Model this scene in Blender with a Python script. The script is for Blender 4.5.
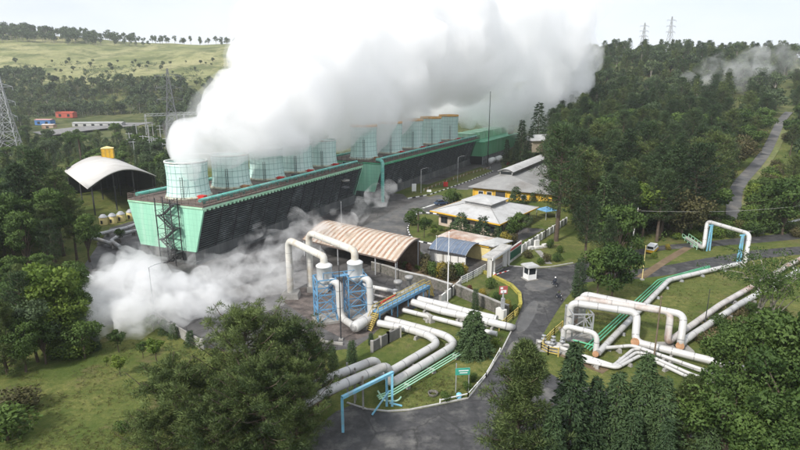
import bpy, bmesh, math, random
import numpy as np
from mathutils import Vector, Matrix, noise as mnoise
R = math.radians
random.seed(7)
for o in list(bpy.data.objects):
    bpy.data.objects.remove(o)
scene = bpy.context.scene
COL = scene.collection

# ---------------------------------------------------------------- camera
CAM_H, FPX, PITCH = 34.0, 540.0, math.atan(135 / 540)
cam_data = bpy.data.cameras.new('camera')
cam_data.lens = 36 * FPX / 800
cam_data.sensor_width = 36
cam_data.clip_start = 0.5
cam_data.clip_end = 9000
cam = bpy.data.objects.new('camera', cam_data)
COL.objects.link(cam)
cam.location = (0, 0, CAM_H)
cam.rotation_euler = (R(90) - PITCH, 0, 0)
scene.camera = cam

# ---------------------------------------------------------------- sky and sun
SUN_EL, SUN_AZ = R(40), R(-140)          # azimuth from +Y, clockwise positive
world = bpy.data.worlds.new('World')
scene.world = world
world.use_nodes = True
wn, wl = world.node_tree.nodes, world.node_tree.links
wn.clear()
w_out = wn.new('ShaderNodeOutputWorld')
w_bg = wn.new('ShaderNodeBackground')
w_bg.inputs['Strength'].default_value = 0.088
w_sky = wn.new('ShaderNodeTexSky')
w_sky.sky_type = 'NISHITA'
w_sky.sun_disc = False
w_sky.sun_elevation = SUN_EL
w_sky.sun_rotation = SUN_AZ
w_sky.altitude = 1500
w_sky.air_density = 1.0
w_sky.dust_density = 4.0
w_sky.ozone_density = 1.0
w_tc = wn.new('ShaderNodeTexCoord')
w_map = wn.new('ShaderNodeMapping')
w_map.inputs['Scale'].default_value = (1.0, 1.0, 3.2)
w_noise = wn.new('ShaderNodeTexNoise')
w_noise.inputs['Scale'].default_value = 2.6
w_noise.inputs['Detail'].default_value = 6
w_noise.inputs['Roughness'].default_value = 0.55
w_ramp = wn.new('ShaderNodeMapRange')
w_ramp.inputs['From Min'].default_value = 0.32
w_ramp.inputs['From Max'].default_value = 0.62
w_ramp.inputs['To Min'].default_value = 0.72
w_ramp.inputs['To Max'].default_value = 0.98
w_mix = wn.new('ShaderNodeMixRGB')
w_mix.inputs[2].default_value = (7.7, 8.05, 8.7, 1)      # thin bright cloud cover
wl.new(w_tc.outputs['Generated'], w_map.inputs['Vector'])
wl.new(w_map.outputs[0], w_noise.inputs['Vector'])
wl.new(w_noise.outputs['Fac'], w_ramp.inputs['Value'])
wl.new(w_ramp.outputs[0], w_mix.inputs[0])
wl.new(w_sky.outputs[0], w_mix.inputs[1])
wl.new(w_mix.outputs[0], w_bg.inputs['Color'])
wl.new(w_bg.outputs[0], w_out.inputs['Surface'])

sun_data = bpy.data.lights.new('sun', 'SUN')
sun_data.energy = 3.0
sun_data.angle = R(5)
sun_data.color = (1.0, 0.96, 0.90)
sun = bpy.data.objects.new('sun', sun_data)
COL.objects.link(sun)
sd = Vector((math.sin(SUN_AZ) * math.cos(SUN_EL), math.cos(SUN_AZ) * math.cos(SUN_EL), math.sin(SUN_EL)))
sun.rotation_euler = sd.to_track_quat('Z', 'Y').to_euler()
sun.location = (-60, -40, 120)

scene.view_settings.view_transform = 'Standard'
scene.view_settings.look = 'None'
scene.view_settings.exposure = 0.62
scene.view_settings.gamma = 1
scene.view_settings.use_curve_mapping = False
cy = scene.cycles
cy.use_denoising = True
cy.use_adaptive_sampling = True
cy.adaptive_threshold = 0.02
cy.max_bounces = 40
cy.diffuse_bounces = 3
cy.glossy_bounces = 2
cy.transmission_bounces = 3
cy.transparent_max_bounces = 6
cy.volume_bounces = 40
cy.caustics_reflective = False
cy.caustics_refractive = False

# ---------------------------------------------------------------- terrain heights and pixel -> ground helpers
SP, CP = math.sin(PITCH), math.cos(PITCH)
def ss(a, b, x):
    t = max(0.0, min(1.0, (x - a) / (b - a)))
    return t * t * (3 - 2 * t)
def terr(x, y):
    """height of the land: flat works, a wooded rise to the east, a long hill to the west"""
    if y < 60: return 0.0
    az = math.degrees(math.atan2(x, y))
    wl_ = 1 - ss(-15, -4, az)
    wr_ = ss(9, 19, az)
    wm_ = 1 - max(wl_, wr_)
    hl = np.interp(y, [0, 300, 450, 540, 620, 760, 900, 1000, 1100, 2500], [0, 0, 4, 13, 38, 66, 94, 112, 118, 120])
    hr = np.interp(y, [0, 135, 200, 300, 380, 470, 600, 900, 2500], [0, 0, 6, 18, 33, 52, 66, 74, 78])
    hm = np.interp(y, [0, 300, 500, 900, 2500], [0, 0, 8, 34, 60])
    hl *= 1 + .13 * (1 - ss(-37, -20, az)) * ss(600, 900, y)
    h = wl_ * hl + wr_ * hr + wm_ * hm
    k = ss(150, 420, y)
    if k > 0:
        h += k * 5.0 * mnoise.noise(Vector((x / 70, y / 70, 3.1))) + ss(420, 800, y) * 7 * mnoise.noise(Vector((x / 190, y / 190, 7.7)))
    return float(h)
def P(px, py, z=0.0):
    """point of the photograph (800 x 450) on the level z"""
    u, v = px - 400, py - 225
    t = (CAM_H - z) / (FPX * SP + v * CP)
    return Vector((u * t, (FPX * CP - v * SP) * t, z))
def P2(px, py, z=0.0):
    p = P(px, py, z)
    return (p.x, p.y)
def G(px, py, dz=0.0):
    """point of the photograph on the rising land"""
    u, v = px - 400, py - 225
    d = Vector((u, FPX * CP - v * SP, -FPX * SP - v * CP)).normalized()
    t = 40.0
    while t < 2400:
        p = Vector((0, 0, CAM_H)) + d * t
        if p.z <= terr(p.x, p.y) + dz: return p
        t *= 1.004
    return Vector((0, 0, CAM_H)) + d * 2400

# ---------------------------------------------------------------- naming
def tag(o, label=None, cat=None, group=None, kind=None):
    if label: o['label'] = label
    if cat: o['category'] = cat
    if group: o['group'] = group
    if kind: o['kind'] = kind
    return o
def thing(name, label, cat, loc=(0, 0, 0), rz=0.0, group=None):
    o = bpy.data.objects.new(name, None)
    o.empty_display_size = 0.5
    COL.objects.link(o)
    o.location = loc
    o.rotation_euler = (0, 0, rz)
    return tag(o, label, cat, group)
def kids(o):
    return [c for c in COL.objects if c.parent == o]
def dup(o, loc=None, rz=None, label=None, group=None, parent=None, scale=None):
    c = o.copy()
    COL.objects.link(c)
    if parent is not None: c.parent = parent
    if loc is not None: c.location = loc
    if rz is not None: c.rotation_euler = (0, 0, rz)
    if scale is not None: c.scale = (scale, scale, scale) if not hasattr(scale, '__len__') else scale
    if label: c['label'] = label
    if group: c['group'] = group
    for ch in list(o.children): dup(ch, parent=c)
    return c

# ---------------------------------------------------------------- mesh builder
class MB:
    def __init__(self):
        self.v, self.f, self.s, self.m, self.a = [], [], [], [], []
    def add(self, vs, fs, smooth=False, mi=0, attr=None):
        b = len(self.v)
        self.v += [tuple(v) for v in vs]
        self.f += [tuple(i + b for i in f) for f in fs]
        self.s += [smooth] * len(fs)
        self.m += [mi] * len(fs)
        self.a += list(attr) if attr is not None else [0.0] * len(vs)
        return self
    def box(self, c, s, rz=0.0, mi=0, top=None):
        """box centred at c; top = (sx, sy) scale of the upper face"""
        hx, hy, hz = s[0] / 2, s[1] / 2, s[2] / 2
        tx, ty = top or (1, 1)
        cr, sr = math.cos(rz), math.sin(rz)
        vs = []
        for z, kx, ky in ((-hz, 1, 1), (hz, tx, ty)):
            for x, y in ((-hx, -hy), (hx, -hy), (hx, hy), (-hx, hy)):
                x2, y2 = x * kx, y * ky
                vs.append((c[0] + x2 * cr - y2 * sr, c[1] + x2 * sr + y2 * cr, c[2] + z))
        return self.add(vs, [(3, 2, 1, 0), (4, 5, 6, 7), (0, 1, 5, 4), (1, 2, 6, 5), (2, 3, 7, 6), (3, 0, 4, 7)], mi=mi)
    def bar(self, p0, p1, w, h=None, mi=0):
        """rectangular bar between two points"""
        h = h or w
        p0, p1 = Vector(p0), Vector(p1)
        d = (p1 - p0)
        if d.length < 1e-6: return self
        d.normalize()
        up = Vector((0, 0, 1)) if abs(d.z) < 0.95 else Vector((1, 0, 0))
        sx = d.cross(up).normalized() * (w / 2)
        sy = sx.cross(d).normalized() * (h / 2)
        vs = [p + a * sx + b * sy for p in (p0, p1) for a, b in ((-1, -1), (1, -1), (1, 1), (-1, 1))]
        return self.add(vs, [(0, 1, 2, 3), (7, 6, 5, 4), (0, 4, 5, 1), (1, 5, 6, 2), (2, 6, 7, 3), (3, 7, 4, 0)], mi=mi)
    def tube(self, pts, r, seg=14, bend=None, mi=0, caps=True, n=6):
        pts = [Vector(p) for p in pts]
        if bend:
            q = [pts[0]]
            for i in range(1, len(pts) - 1):
                a, b, c = pts[i - 1], pts[i], pts[i + 1]
                d0, d1 = (a - b), (c - b)
                l = min(bend, d0.length * 0.48, d1.length * 0.48)
                s0, s1 = b + d0.normalized() * l, b + d1.normalized() * l
                for k in range(n + 1):
                    t = k / n
                    q.append(s0 * (1 - t) ** 2 + b * 2 * t * (1 - t) + s1 * t * t)
            q.append(pts[-1])
            pts = q
        rs = r if hasattr(r, '__len__') else [r] * len(pts)
        tang = [(pts[min(i + 1, len(pts) - 1)] - pts[max(i - 1, 0)]).normalized() for i in range(len(pts))]
        up = Vector((0, 0, 1)) if abs(tang[0].z) < 0.9 else Vector((1, 0, 0))
        nx = tang[0].cross(up).normalized()
        vs, at, L = [], [], 0.0
        for i, p in enumerate(pts):
            if i: L += (p - pts[i - 1]).length
            nx = (nx - tang[i] * nx.dot(tang[i])).normalized()
            ny = tang[i].cross(nx)
            for k in range(seg):
                a = 2 * math.pi * k / seg
                vs.append(p + (nx * math.cos(a) + ny * math.sin(a)) * rs[i])
                at.append(L)
        fs = []
        for i in range(len(pts) - 1):
            for k in range(seg):
                k2 = (k + 1) % seg
                fs.append((i * seg + k, i * seg + k2, (i + 1) * seg + k2, (i + 1) * seg + k))
        self.add(vs, fs, smooth=True, mi=mi, attr=at)
        if caps:
            b = len(self.v)
            self.add(vs[:seg], [tuple(range(seg - 1, -1, -1))], mi=mi)
            self.add(vs[-seg:], [tuple(range(seg))], mi=mi, attr=[L] * seg)
        return self
    def lathe(self, prof, c=(0, 0, 0), seg=32, mi=0, closed=False):
        """profile of (radius, z) turned about the vertical through c"""
        vs = []
        for r, z in prof:
            for k in range(seg):
                a = 2 * math.pi * k / seg
                vs.append((c[0] + r * math.cos(a), c[1] + r * math.sin(a), c[2] + z))
        fs = []
        n = len(prof)
        for i in range(n if closed else n - 1):
            j = (i + 1) % n
            for k in range(seg):
                k2 = (k + 1) % seg
                fs.append((i * seg + k, i * seg + k2, j * seg + k2, j * seg + k))
        return self.add(vs, fs, smooth=True, mi=mi)
    def prism(self, poly, z0, z1, mi=0):
        n = len(poly)
        a = sum(poly[i][0] * poly[(i + 1) % n][1] - poly[(i + 1) % n][0] * poly[i][1] for i in range(n))
        if a < 0: poly = poly[::-1]
        vs = [(p[0], p[1], z0) for p in poly] + [(p[0], p[1], z1) for p in poly]
        fs = [tuple(range(n - 1, -1, -1)), tuple(range(n, 2 * n))]
        fs += [(i, (i + 1) % n, n + (i + 1) % n, n + i) for i in range(n)]
        return self.add(vs, fs, mi=mi)
    def build(self, name, mats, parent=None, loc=None, rz=None):
        me = bpy.data.meshes.new(name)
        me.from_pydata(self.v, [], self.f)
        for m in (mats if isinstance(mats, (list, tuple)) else [mats]): me.materials.append(m)
        me.polygons.foreach_set('use_smooth', self.s)
        me.polygons.foreach_set('material_index', self.m)
        if any(self.a):
            at = me.attributes.new('plen', 'FLOAT', 'POINT')
            at.data.foreach_set('value', self.a)
        me.update()
        o = bpy.data.objects.new(name, me)
        COL.objects.link(o)
        if parent is not None: o.parent = parent
        if loc is not None: o.location = loc
        if rz is not None: o.rotation_euler = (0, 0, rz)
        return o

# ---------------------------------------------------------------- materials
def nodes(m):
    m.use_nodes = True
    n, l = m.node_tree.nodes, m.node_tree.links
    return n, l, n['Principled BSDF']
def mat(name, col, rough=0.6, var=0.25, scale=1.5, col2=None, stain=0.5, bump=0.0, bscale=None, metal=0.0, seam=0.0, seam_step=3.0, spec=0.35, streak=False, crack=0):
    """painted or mineral surface: a base colour broken by two noises, an optional second (dirt/rust) colour in patches, seams along pipes"""
    m = bpy.data.materials.new(name)
    n, l, b = nodes(m)
    b.inputs['Roughness'].default_value = rough
    b.inputs['Metallic'].default_value = metal
    b.inputs['Specular IOR Level'].default_value = spec
    tc = n.new('ShaderNodeTexCoord')
    mp = n.new('ShaderNodeMapping')
    if streak: mp.inputs['Scale'].default_value = (1, 1, 0.12)
    l.new(tc.outputs['Object'], mp.inputs['Vector'])
    nz = n.new('ShaderNodeTexNoise')
    nz.inputs['Scale'].default_value = scale
    nz.inputs['Detail'].default_value = 6
    nz.inputs['Roughness'].default_value = 0.65
    l.new(mp.outputs[0], nz.inputs['Vector'])
    mr = n.new('ShaderNodeMapRange')
    mr.inputs['From Min'].default_value = 0.25
    mr.inputs['From Max'].default_value = 0.75
    mr.inputs['To Min'].default_value = 1 - var
    mr.inputs['To Max'].default_value = 1 + var
    l.new(nz.outputs['Fac'], mr.inputs['Value'])
    mul = n.new('ShaderNodeMixRGB'); mul.blend_type = 'MULTIPLY'
    mul.inputs[0].default_value = 1
    mul.inputs[1].default_value = (*col, 1)
    l.new(mr.outputs[0], mul.inputs[2])
    out = mul.outputs[0]
    if col2:
        nz2 = n.new('ShaderNodeTexNoise')
        nz2.inputs['Scale'].default_value = scale * 0.37
        nz2.inputs['Detail'].default_value = 8
        nz2.inputs['Roughness'].default_value = 0.7
        l.new(mp.outputs[0], nz2.inputs['Vector'])
        r2 = n.new('ShaderNodeMapRange')
        r2.inputs['From Min'].default_value = 0.62 - 0.3 * stain
        r2.inputs['From Max'].default_value = 0.80 - 0.3 * stain
        l.new(nz2.outputs['Fac'], r2.inputs['Value'])
        mx = n.new('ShaderNodeMixRGB')
        l.new(r2.outputs[0], mx.inputs[0])
        l.new(out, mx.inputs[1])
        mx.inputs[2].default_value = (*col2, 1)
        out = mx.outputs[0]
    if seam:
        at = n.new('ShaderNodeAttribute'); at.attribute_name = 'plen'
        dv = n.new('ShaderNodeMath'); dv.operation = 'DIVIDE'; dv.inputs[1].default_value = seam_step
        fr = n.new('ShaderNodeMath'); fr.operation = 'FRACT'
        lt = n.new('ShaderNodeMath'); lt.operation = 'LESS_THAN'; lt.inputs[1].default_value = 0.05
        ml = n.new('ShaderNodeMath'); ml.operation = 'MULTIPLY'; ml.inputs[1].default_value = seam
        l.new(at.outputs['Fac'], dv.inputs[0]); l.new(dv.outputs[0], fr.inputs[0]); l.new(fr.outputs[0], lt.inputs[0]); l.new(lt.outputs[0], ml.inputs[0])
        mx = n.new('ShaderNodeMixRGB')
        l.new(ml.outputs[0], mx.inputs[0]); l.new(out, mx.inputs[1])
        mx.inputs[2].default_value = (col[0] * 0.35, col[1] * 0.35, col[2] * 0.36, 1)
        out = mx.outputs[0]
    l.new(out, b.inputs['Base Color'])
    if crack:
        vo = n.new('ShaderNodeTexVoronoi'); vo.feature = 'DISTANCE_TO_EDGE'; vo.inputs['Scale'].default_value = crack
        wob = n.new('ShaderNodeMixRGB'); wob.blend_type = 'ADD'; wob.inputs[0].default_value = .9
        l.new(tc.outputs['Object'], wob.inputs[1]); l.new(nz.outputs['Color'], wob.inputs[2]); l.new(wob.outputs[0], vo.inputs['Vector'])
        lt = n.new('ShaderNodeMapRange'); lt.inputs['From Min'].default_value = .004; lt.inputs['From Max'].default_value = .02
        lt.inputs['To Min'].default_value = .7; lt.inputs['To Max'].default_value = 0
        l.new(vo.outputs['Distance'], lt.inputs['Value'])
        mx = n.new('ShaderNodeMixRGB'); l.new(lt.outputs[0], mx.inputs[0]); l.new(out, mx.inputs[1]); mx.inputs[2].default_value = (.025, .024, .023, 1)
        out = mx.outputs[0]; l.new(out, b.inputs['Base Color'])
    if bump:
        bp = n.new('ShaderNodeBump')
        bp.inputs['Strength'].default_value = bump
        bp.inputs['Distance'].default_value = 0.05
        nb = n.new('ShaderNodeTexNoise')
        nb.inputs['Scale'].default_value = bscale or scale * 6
        nb.inputs['Detail'].default_value = 5
        l.new(tc.outputs['Object'], nb.inputs['Vector'])
        l.new(nb.outputs['Fac'], bp.inputs['Height'])
        l.new(bp.outputs[0], b.inputs['Normal'])
    return m
def panel_mat(name, col, line, w, h, lw, col2, plane='XZ', rough=0.55, var=0.18):
    """sheeting with dark joints in a grid (w x h metres)"""
    m = mat(name, col, rough, var, 0.6, col2, 0.45, streak=True)
    n, l = m.node_tree.nodes, m.node_tree.links
    b = n['Principled BSDF']
    src = b.inputs['Base Color'].links[0].from_socket
    tc = n.new('ShaderNodeTexCoord')
    sep = n.new('ShaderNodeSeparateXYZ')
    l.new(tc.outputs['Object'], sep.inputs[0])
    fac = None
    for ax, step in ((plane[0], w), (plane[1], h)):
        d = n.new('ShaderNodeMath'); d.operation = 'DIVIDE'; d.inputs[1].default_value = step
        fr = n.new('ShaderNodeMath'); fr.operation = 'FRACT'
        lt = n.new('ShaderNodeMath'); lt.operation = 'LESS_THAN'; lt.inputs[1].default_value = lw / step
        l.new(sep.outputs[ax], d.inputs[0]); l.new(d.outputs[0], fr.inputs[0]); l.new(fr.outputs[0], lt.inputs[0])
        if fac is None: fac = lt.outputs[0]
        else:
            mx = n.new('ShaderNodeMath'); mx.operation = 'MAXIMUM'
            l.new(fac, mx.inputs[0]); l.new(lt.outputs[0], mx.inputs[1]); fac = mx.outputs[0]
    mix = n.new('ShaderNodeMixRGB')
    l.new(fac, mix.inputs[0]); l.new(src, mix.inputs[1]); mix.inputs[2].default_value = (*line, 1)
    l.new(mix.outputs[0], b.inputs['Base Color'])
    return m
def leaf_mat(name, c1, c2, transl=0.25):
    """foliage: colour differs from tree to tree, from spray to spray and from leaf to leaf; clump tops are painted lighter"""
    m = bpy.data.materials.new(name)
    n, l, b = nodes(m)
    out = n['Material Output']
    oi = n.new('ShaderNodeObjectInfo')
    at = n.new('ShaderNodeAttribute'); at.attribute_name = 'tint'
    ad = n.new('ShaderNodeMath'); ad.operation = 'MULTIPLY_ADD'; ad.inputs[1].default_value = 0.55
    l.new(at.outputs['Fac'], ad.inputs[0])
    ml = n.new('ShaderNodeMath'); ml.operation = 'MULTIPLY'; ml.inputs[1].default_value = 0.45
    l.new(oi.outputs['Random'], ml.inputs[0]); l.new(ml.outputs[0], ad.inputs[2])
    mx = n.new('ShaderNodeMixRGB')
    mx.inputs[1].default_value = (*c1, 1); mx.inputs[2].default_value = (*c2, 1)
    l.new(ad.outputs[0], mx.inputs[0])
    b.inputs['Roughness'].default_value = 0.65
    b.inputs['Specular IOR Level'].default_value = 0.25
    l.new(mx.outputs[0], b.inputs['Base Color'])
    tr = n.new('ShaderNodeBsdfTranslucent')
    l.new(mx.outputs[0], tr.inputs['Color'])
    ms = n.new('ShaderNodeMixShader'); ms.inputs[0].default_value = transl
    l.new(b.outputs[0], ms.inputs[1]); l.new(tr.outputs[0], ms.inputs[2])
    l.new(ms.outputs[0], out.inputs['Surface'])
    return m

M = {}
M['asphalt'] = mat('asphalt', (0.047, 0.046, 0.047), 0.6, 0.6, 0.9, (0.14, 0.135, 0.125), 0.40, 0.3, 6, spec=0.4, crack=.16)
M['old_asphalt'] = mat('worn_asphalt', (0.10, 0.10, 0.10), 0.8, 0.3, 0.5, (0.17, 0.16, 0.145), 0.5, 0.3, 6)
M['concrete'] = mat('concrete', (0.30, 0.29, 0.27), 0.85, 0.22, 0.8, (0.17, 0.16, 0.14), 0.4, 0.2)
M['yard'] = mat('yard_paving', (0.105, 0.10, 0.097), 0.65, 0.5, 0.4, (0.045, 0.043, 0.042), 0.6, 0.2, crack=.22)
M['light_paving'] = mat('pale_paving', (0.20, 0.195, 0.19), 0.8, 0.3, 0.4, (0.10, 0.095, 0.09), 0.4, 0.2)
M['dirt'] = mat('earth', (0.15, 0.105, 0.065), 0.95, 0.35, 0.6, (0.20, 0.15, 0.09), 0.5, 0.5)
M['kerb'] = mat('kerb_concrete', (0.42, 0.41, 0.39), 0.8, 0.2, 2.0, (0.2, 0.19, 0.17), 0.35)
M['white_line'] = mat('white_road_paint', (0.7, 0.7, 0.68), 0.7, 0.25, 2.0, (0.25, 0.25, 0.24), 0.4)
M['stone'] = mat('stone_wall', (0.14, 0.13, 0.115), 0.9, 0.5, 3.0, (0.065, 0.07, 0.05), 0.5, 0.8, 4)
M['white_wall'] = mat('white_render', (0.62, 0.61, 0.58), 0.8, 0.15, 0.8, (0.33, 0.31, 0.27), 0.4, streak=True)
M['stack'] = mat('pale_green_fibreglass', (0.53, 0.71, 0.65), 0.5, 0.10, 0.9, (0.60, 0.72, 0.67), 0.45, streak=True)
M['stack_line'] = mat('dark_joint', (0.26, 0.42, 0.39), 0.6, 0.2)
M['stack_foot'] = mat('stained_stack_foot', (0.50, 0.52, 0.42), 0.7, 0.3, 1.5, (0.32, 0.22, 0.11), 0.45)
M['rim_white'] = mat('pale_rim', (0.62, 0.66, 0.62), 0.6, 0.2, 1.2, (0.42, 0.3, 0.18), 0.25)
M['rim_orange'] = mat('orange_rusty_rim', (0.72, 0.40, 0.13), 0.7, 0.25, 1.2, (0.60, 0.50, 0.34), 0.4)
M['end_wall'] = panel_mat('pale_green_sheeting', (0.29, 0.58, 0.42), (0.22, 0.48, 0.34), 0.95, 1.15, 0.05, (0.44, 0.66, 0.53))
M['green'] = mat('green_paint', (0.10, 0.40, 0.22), 0.5, 0.2, 0.7, (0.2, 0.46, 0.33), 0.45)
M['green_wall'] = panel_mat('green_sheet_wall', (0.12, 0.36, 0.19), (0.08, 0.27, 0.14), 1.1, 40.0, 0.10, (0.2, 0.42, 0.27))
M['pale_green'] = mat('pale_green_paint', (0.33, 0.60, 0.40), 0.5, 0.2, 0.8, (0.5, 0.65, 0.52), 0.4)
M['teal'] = mat('teal_pipe_paint', (0.13, 0.43, 0.36), 0.45, 0.2, 0.8, (0.3, 0.55, 0.48), 0.45, seam=0.5)
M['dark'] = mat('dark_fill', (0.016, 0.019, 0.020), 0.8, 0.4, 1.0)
M['slat'] = mat('weathered_louvre', (0.115, 0.128, 0.13), 0.6, 0.35, 0.6, (0.30, 0.33, 0.33), 0.34)
M['steel_old'] = mat('dull_lattice_steel', (0.15, 0.155, 0.16), 0.6, 0.2, 2.0)
M['steel_dark'] = mat('dark_steel', (0.045, 0.045, 0.048), 0.6, 0.3, 2.0)
M['rust_rail'] = mat('brown_rail', (0.13, 0.10, 0.085), 0.7, 0.4, 2.0)
M['steel'] = mat('galvanised_steel', (0.36, 0.37, 0.38), 0.5, 0.2, 2.0, (0.2, 0.19, 0.18), 0.35, metal=0.2)
M['pipe'] = mat('white_pipe_cladding', (0.53, 0.525, 0.51), 0.45, 0.10, 0.5, (0.41, 0.395, 0.37), 0.45, seam=0.7, seam_step=2.6, metal=0.1)
M['pipe_grey'] = mat('dull_pipe_cladding', (0.47, 0.475, 0.48), 0.5, 0.2, 0.9, (0.27, 0.25, 0.23), 0.48, seam=0.55, seam_step=3.5)
M['pipe_buff'] = mat('buff_stained_pipe', (0.56, 0.545, 0.50), 0.55, 0.15, 0.9, (0.42, 0.36, 0.27), 0.45, seam=0.4, seam_step=2.5)
M['pipe_rust'] = mat('rust_stained_pipe', (0.48, 0.455, 0.43), 0.55, 0.2, 0.7, (0.30, 0.19, 0.14), 0.5, seam=0.5)
M['vessel'] = mat('white_vessel_paint', (0.70, 0.70, 0.69), 0.45, 0.1, 0.8, (0.5, 0.48, 0.45), 0.4)
M['orange'] = mat('orange_rust_patch', (0.34, 0.19, 0.10), 0.7, 0.35, 2.5, (0.3, 0.12, 0.05), 0.4)
M['blue'] = mat('blue_steel_paint', (0.12, 0.28, 0.45), 0.5, 0.25, 1.5, (0.06, 0.16, 0.30), 0.35)
M['sky_blue'] = mat('pale_blue_steel_paint', (0.20, 0.47, 0.62), 0.5, 0.2, 1.5, (0.28, 0.36, 0.38), 0.35)
M['yellow_rail'] = mat('yellow_rail_paint', (0.52, 0.40, 0.11), 0.6, 0.2, 2.0, (0.3, 0.2, 0.08), 0.35)
M['yellow_wall'] = mat('yellow_wall_paint', (0.66, 0.40, 0.045), 0.7, 0.15, 0.8, (0.45, 0.27, 0.06), 0.35, streak=True)
M['yellow'] = mat('yellow_paint', (0.68, 0.40, 0.03), 0.5, 0.15, 1.0, (0.45, 0.25, 0.04), 0.3)
M['cream'] = mat('cream_paint', (0.66, 0.55, 0.25), 0.6, 0.2, 1.0)
M['roof_grey'] = mat('grey_roof_sheet', (0.27, 0.27, 0.265), 0.7, 0.18, 0.4, (0.19, 0.18, 0.17), 0.45)
M['roof_white'] = mat('white_roof_sheet', (0.46, 0.46, 0.455), 0.6, 0.14, 0.5, (0.33, 0.325, 0.31), 0.45)
M['shed_white'] = mat('off_white_shed_roof', (0.56, 0.54, 0.51), 0.6, 0.08, 0.25, (0.46, 0.44, 0.40), 0.4)
M['roof_rust'] = mat('rusty_roof_sheet', (0.52, 0.47, 0.42), 0.75, 0.3, 0.5, (0.28, 0.15, 0.09), 0.55)
M['vault_blue'] = mat('blue_grey_vault_sheet', (0.11, 0.145, 0.205), 0.4, 0.2, 0.6, (0.19, 0.22, 0.27), 0.4)
M['glass'] = mat('dark_window_glass', (0.02, 0.025, 0.03), 0.12, 0.2, 1.0, spec=0.6)
M['red'] = mat('red_paint', (0.50, 0.035, 0.03), 0.5, 0.2)
M['white'] = mat('white_paint', (0.76, 0.76, 0.75), 0.5, 0.1, 1.0)
M['wood'] = mat('weathered_wood', (0.16, 0.12, 0.085), 0.85, 0.3, 2.0)
M['bark'] = mat('bark', (0.085, 0.062, 0.045), 0.95, 0.4, 2.5, (0.13, 0.11, 0.09), 0.4)
M['pale_bark'] = mat('pale_bark', (0.27, 0.25, 0.21), 0.9, 0.3, 2.5, (0.14, 0.12, 0.1), 0.4)
M['rubber'] = mat('tyre_rubber', (0.02, 0.02, 0.021), 0.8, 0.2)
M['skin'] = mat('skin', (0.33, 0.19, 0.13), 0.6, 0.05)
M['cloth_dark'] = mat('dark_cloth', (0.03, 0.035, 0.05), 0.9, 0.2)
M['cloth_red'] = mat('maroon_cloth', (0.16, 0.03, 0.035), 0.9, 0.2)
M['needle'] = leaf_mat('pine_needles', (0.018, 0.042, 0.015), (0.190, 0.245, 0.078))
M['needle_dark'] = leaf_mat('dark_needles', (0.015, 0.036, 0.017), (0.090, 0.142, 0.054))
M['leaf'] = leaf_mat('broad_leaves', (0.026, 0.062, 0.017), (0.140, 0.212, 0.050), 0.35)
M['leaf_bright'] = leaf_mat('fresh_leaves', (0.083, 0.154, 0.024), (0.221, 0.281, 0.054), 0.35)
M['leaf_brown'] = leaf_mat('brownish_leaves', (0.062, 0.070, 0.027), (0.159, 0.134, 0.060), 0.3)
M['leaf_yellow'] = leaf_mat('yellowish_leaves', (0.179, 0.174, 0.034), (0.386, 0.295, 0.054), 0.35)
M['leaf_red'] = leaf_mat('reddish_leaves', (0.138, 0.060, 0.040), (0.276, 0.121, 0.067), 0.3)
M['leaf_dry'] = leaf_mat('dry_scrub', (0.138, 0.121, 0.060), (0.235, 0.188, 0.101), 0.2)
M['leaf_far'] = leaf_mat('far_leaves', (0.034, 0.066, 0.030), (0.118, 0.158, 0.070), 0.2)
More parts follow.
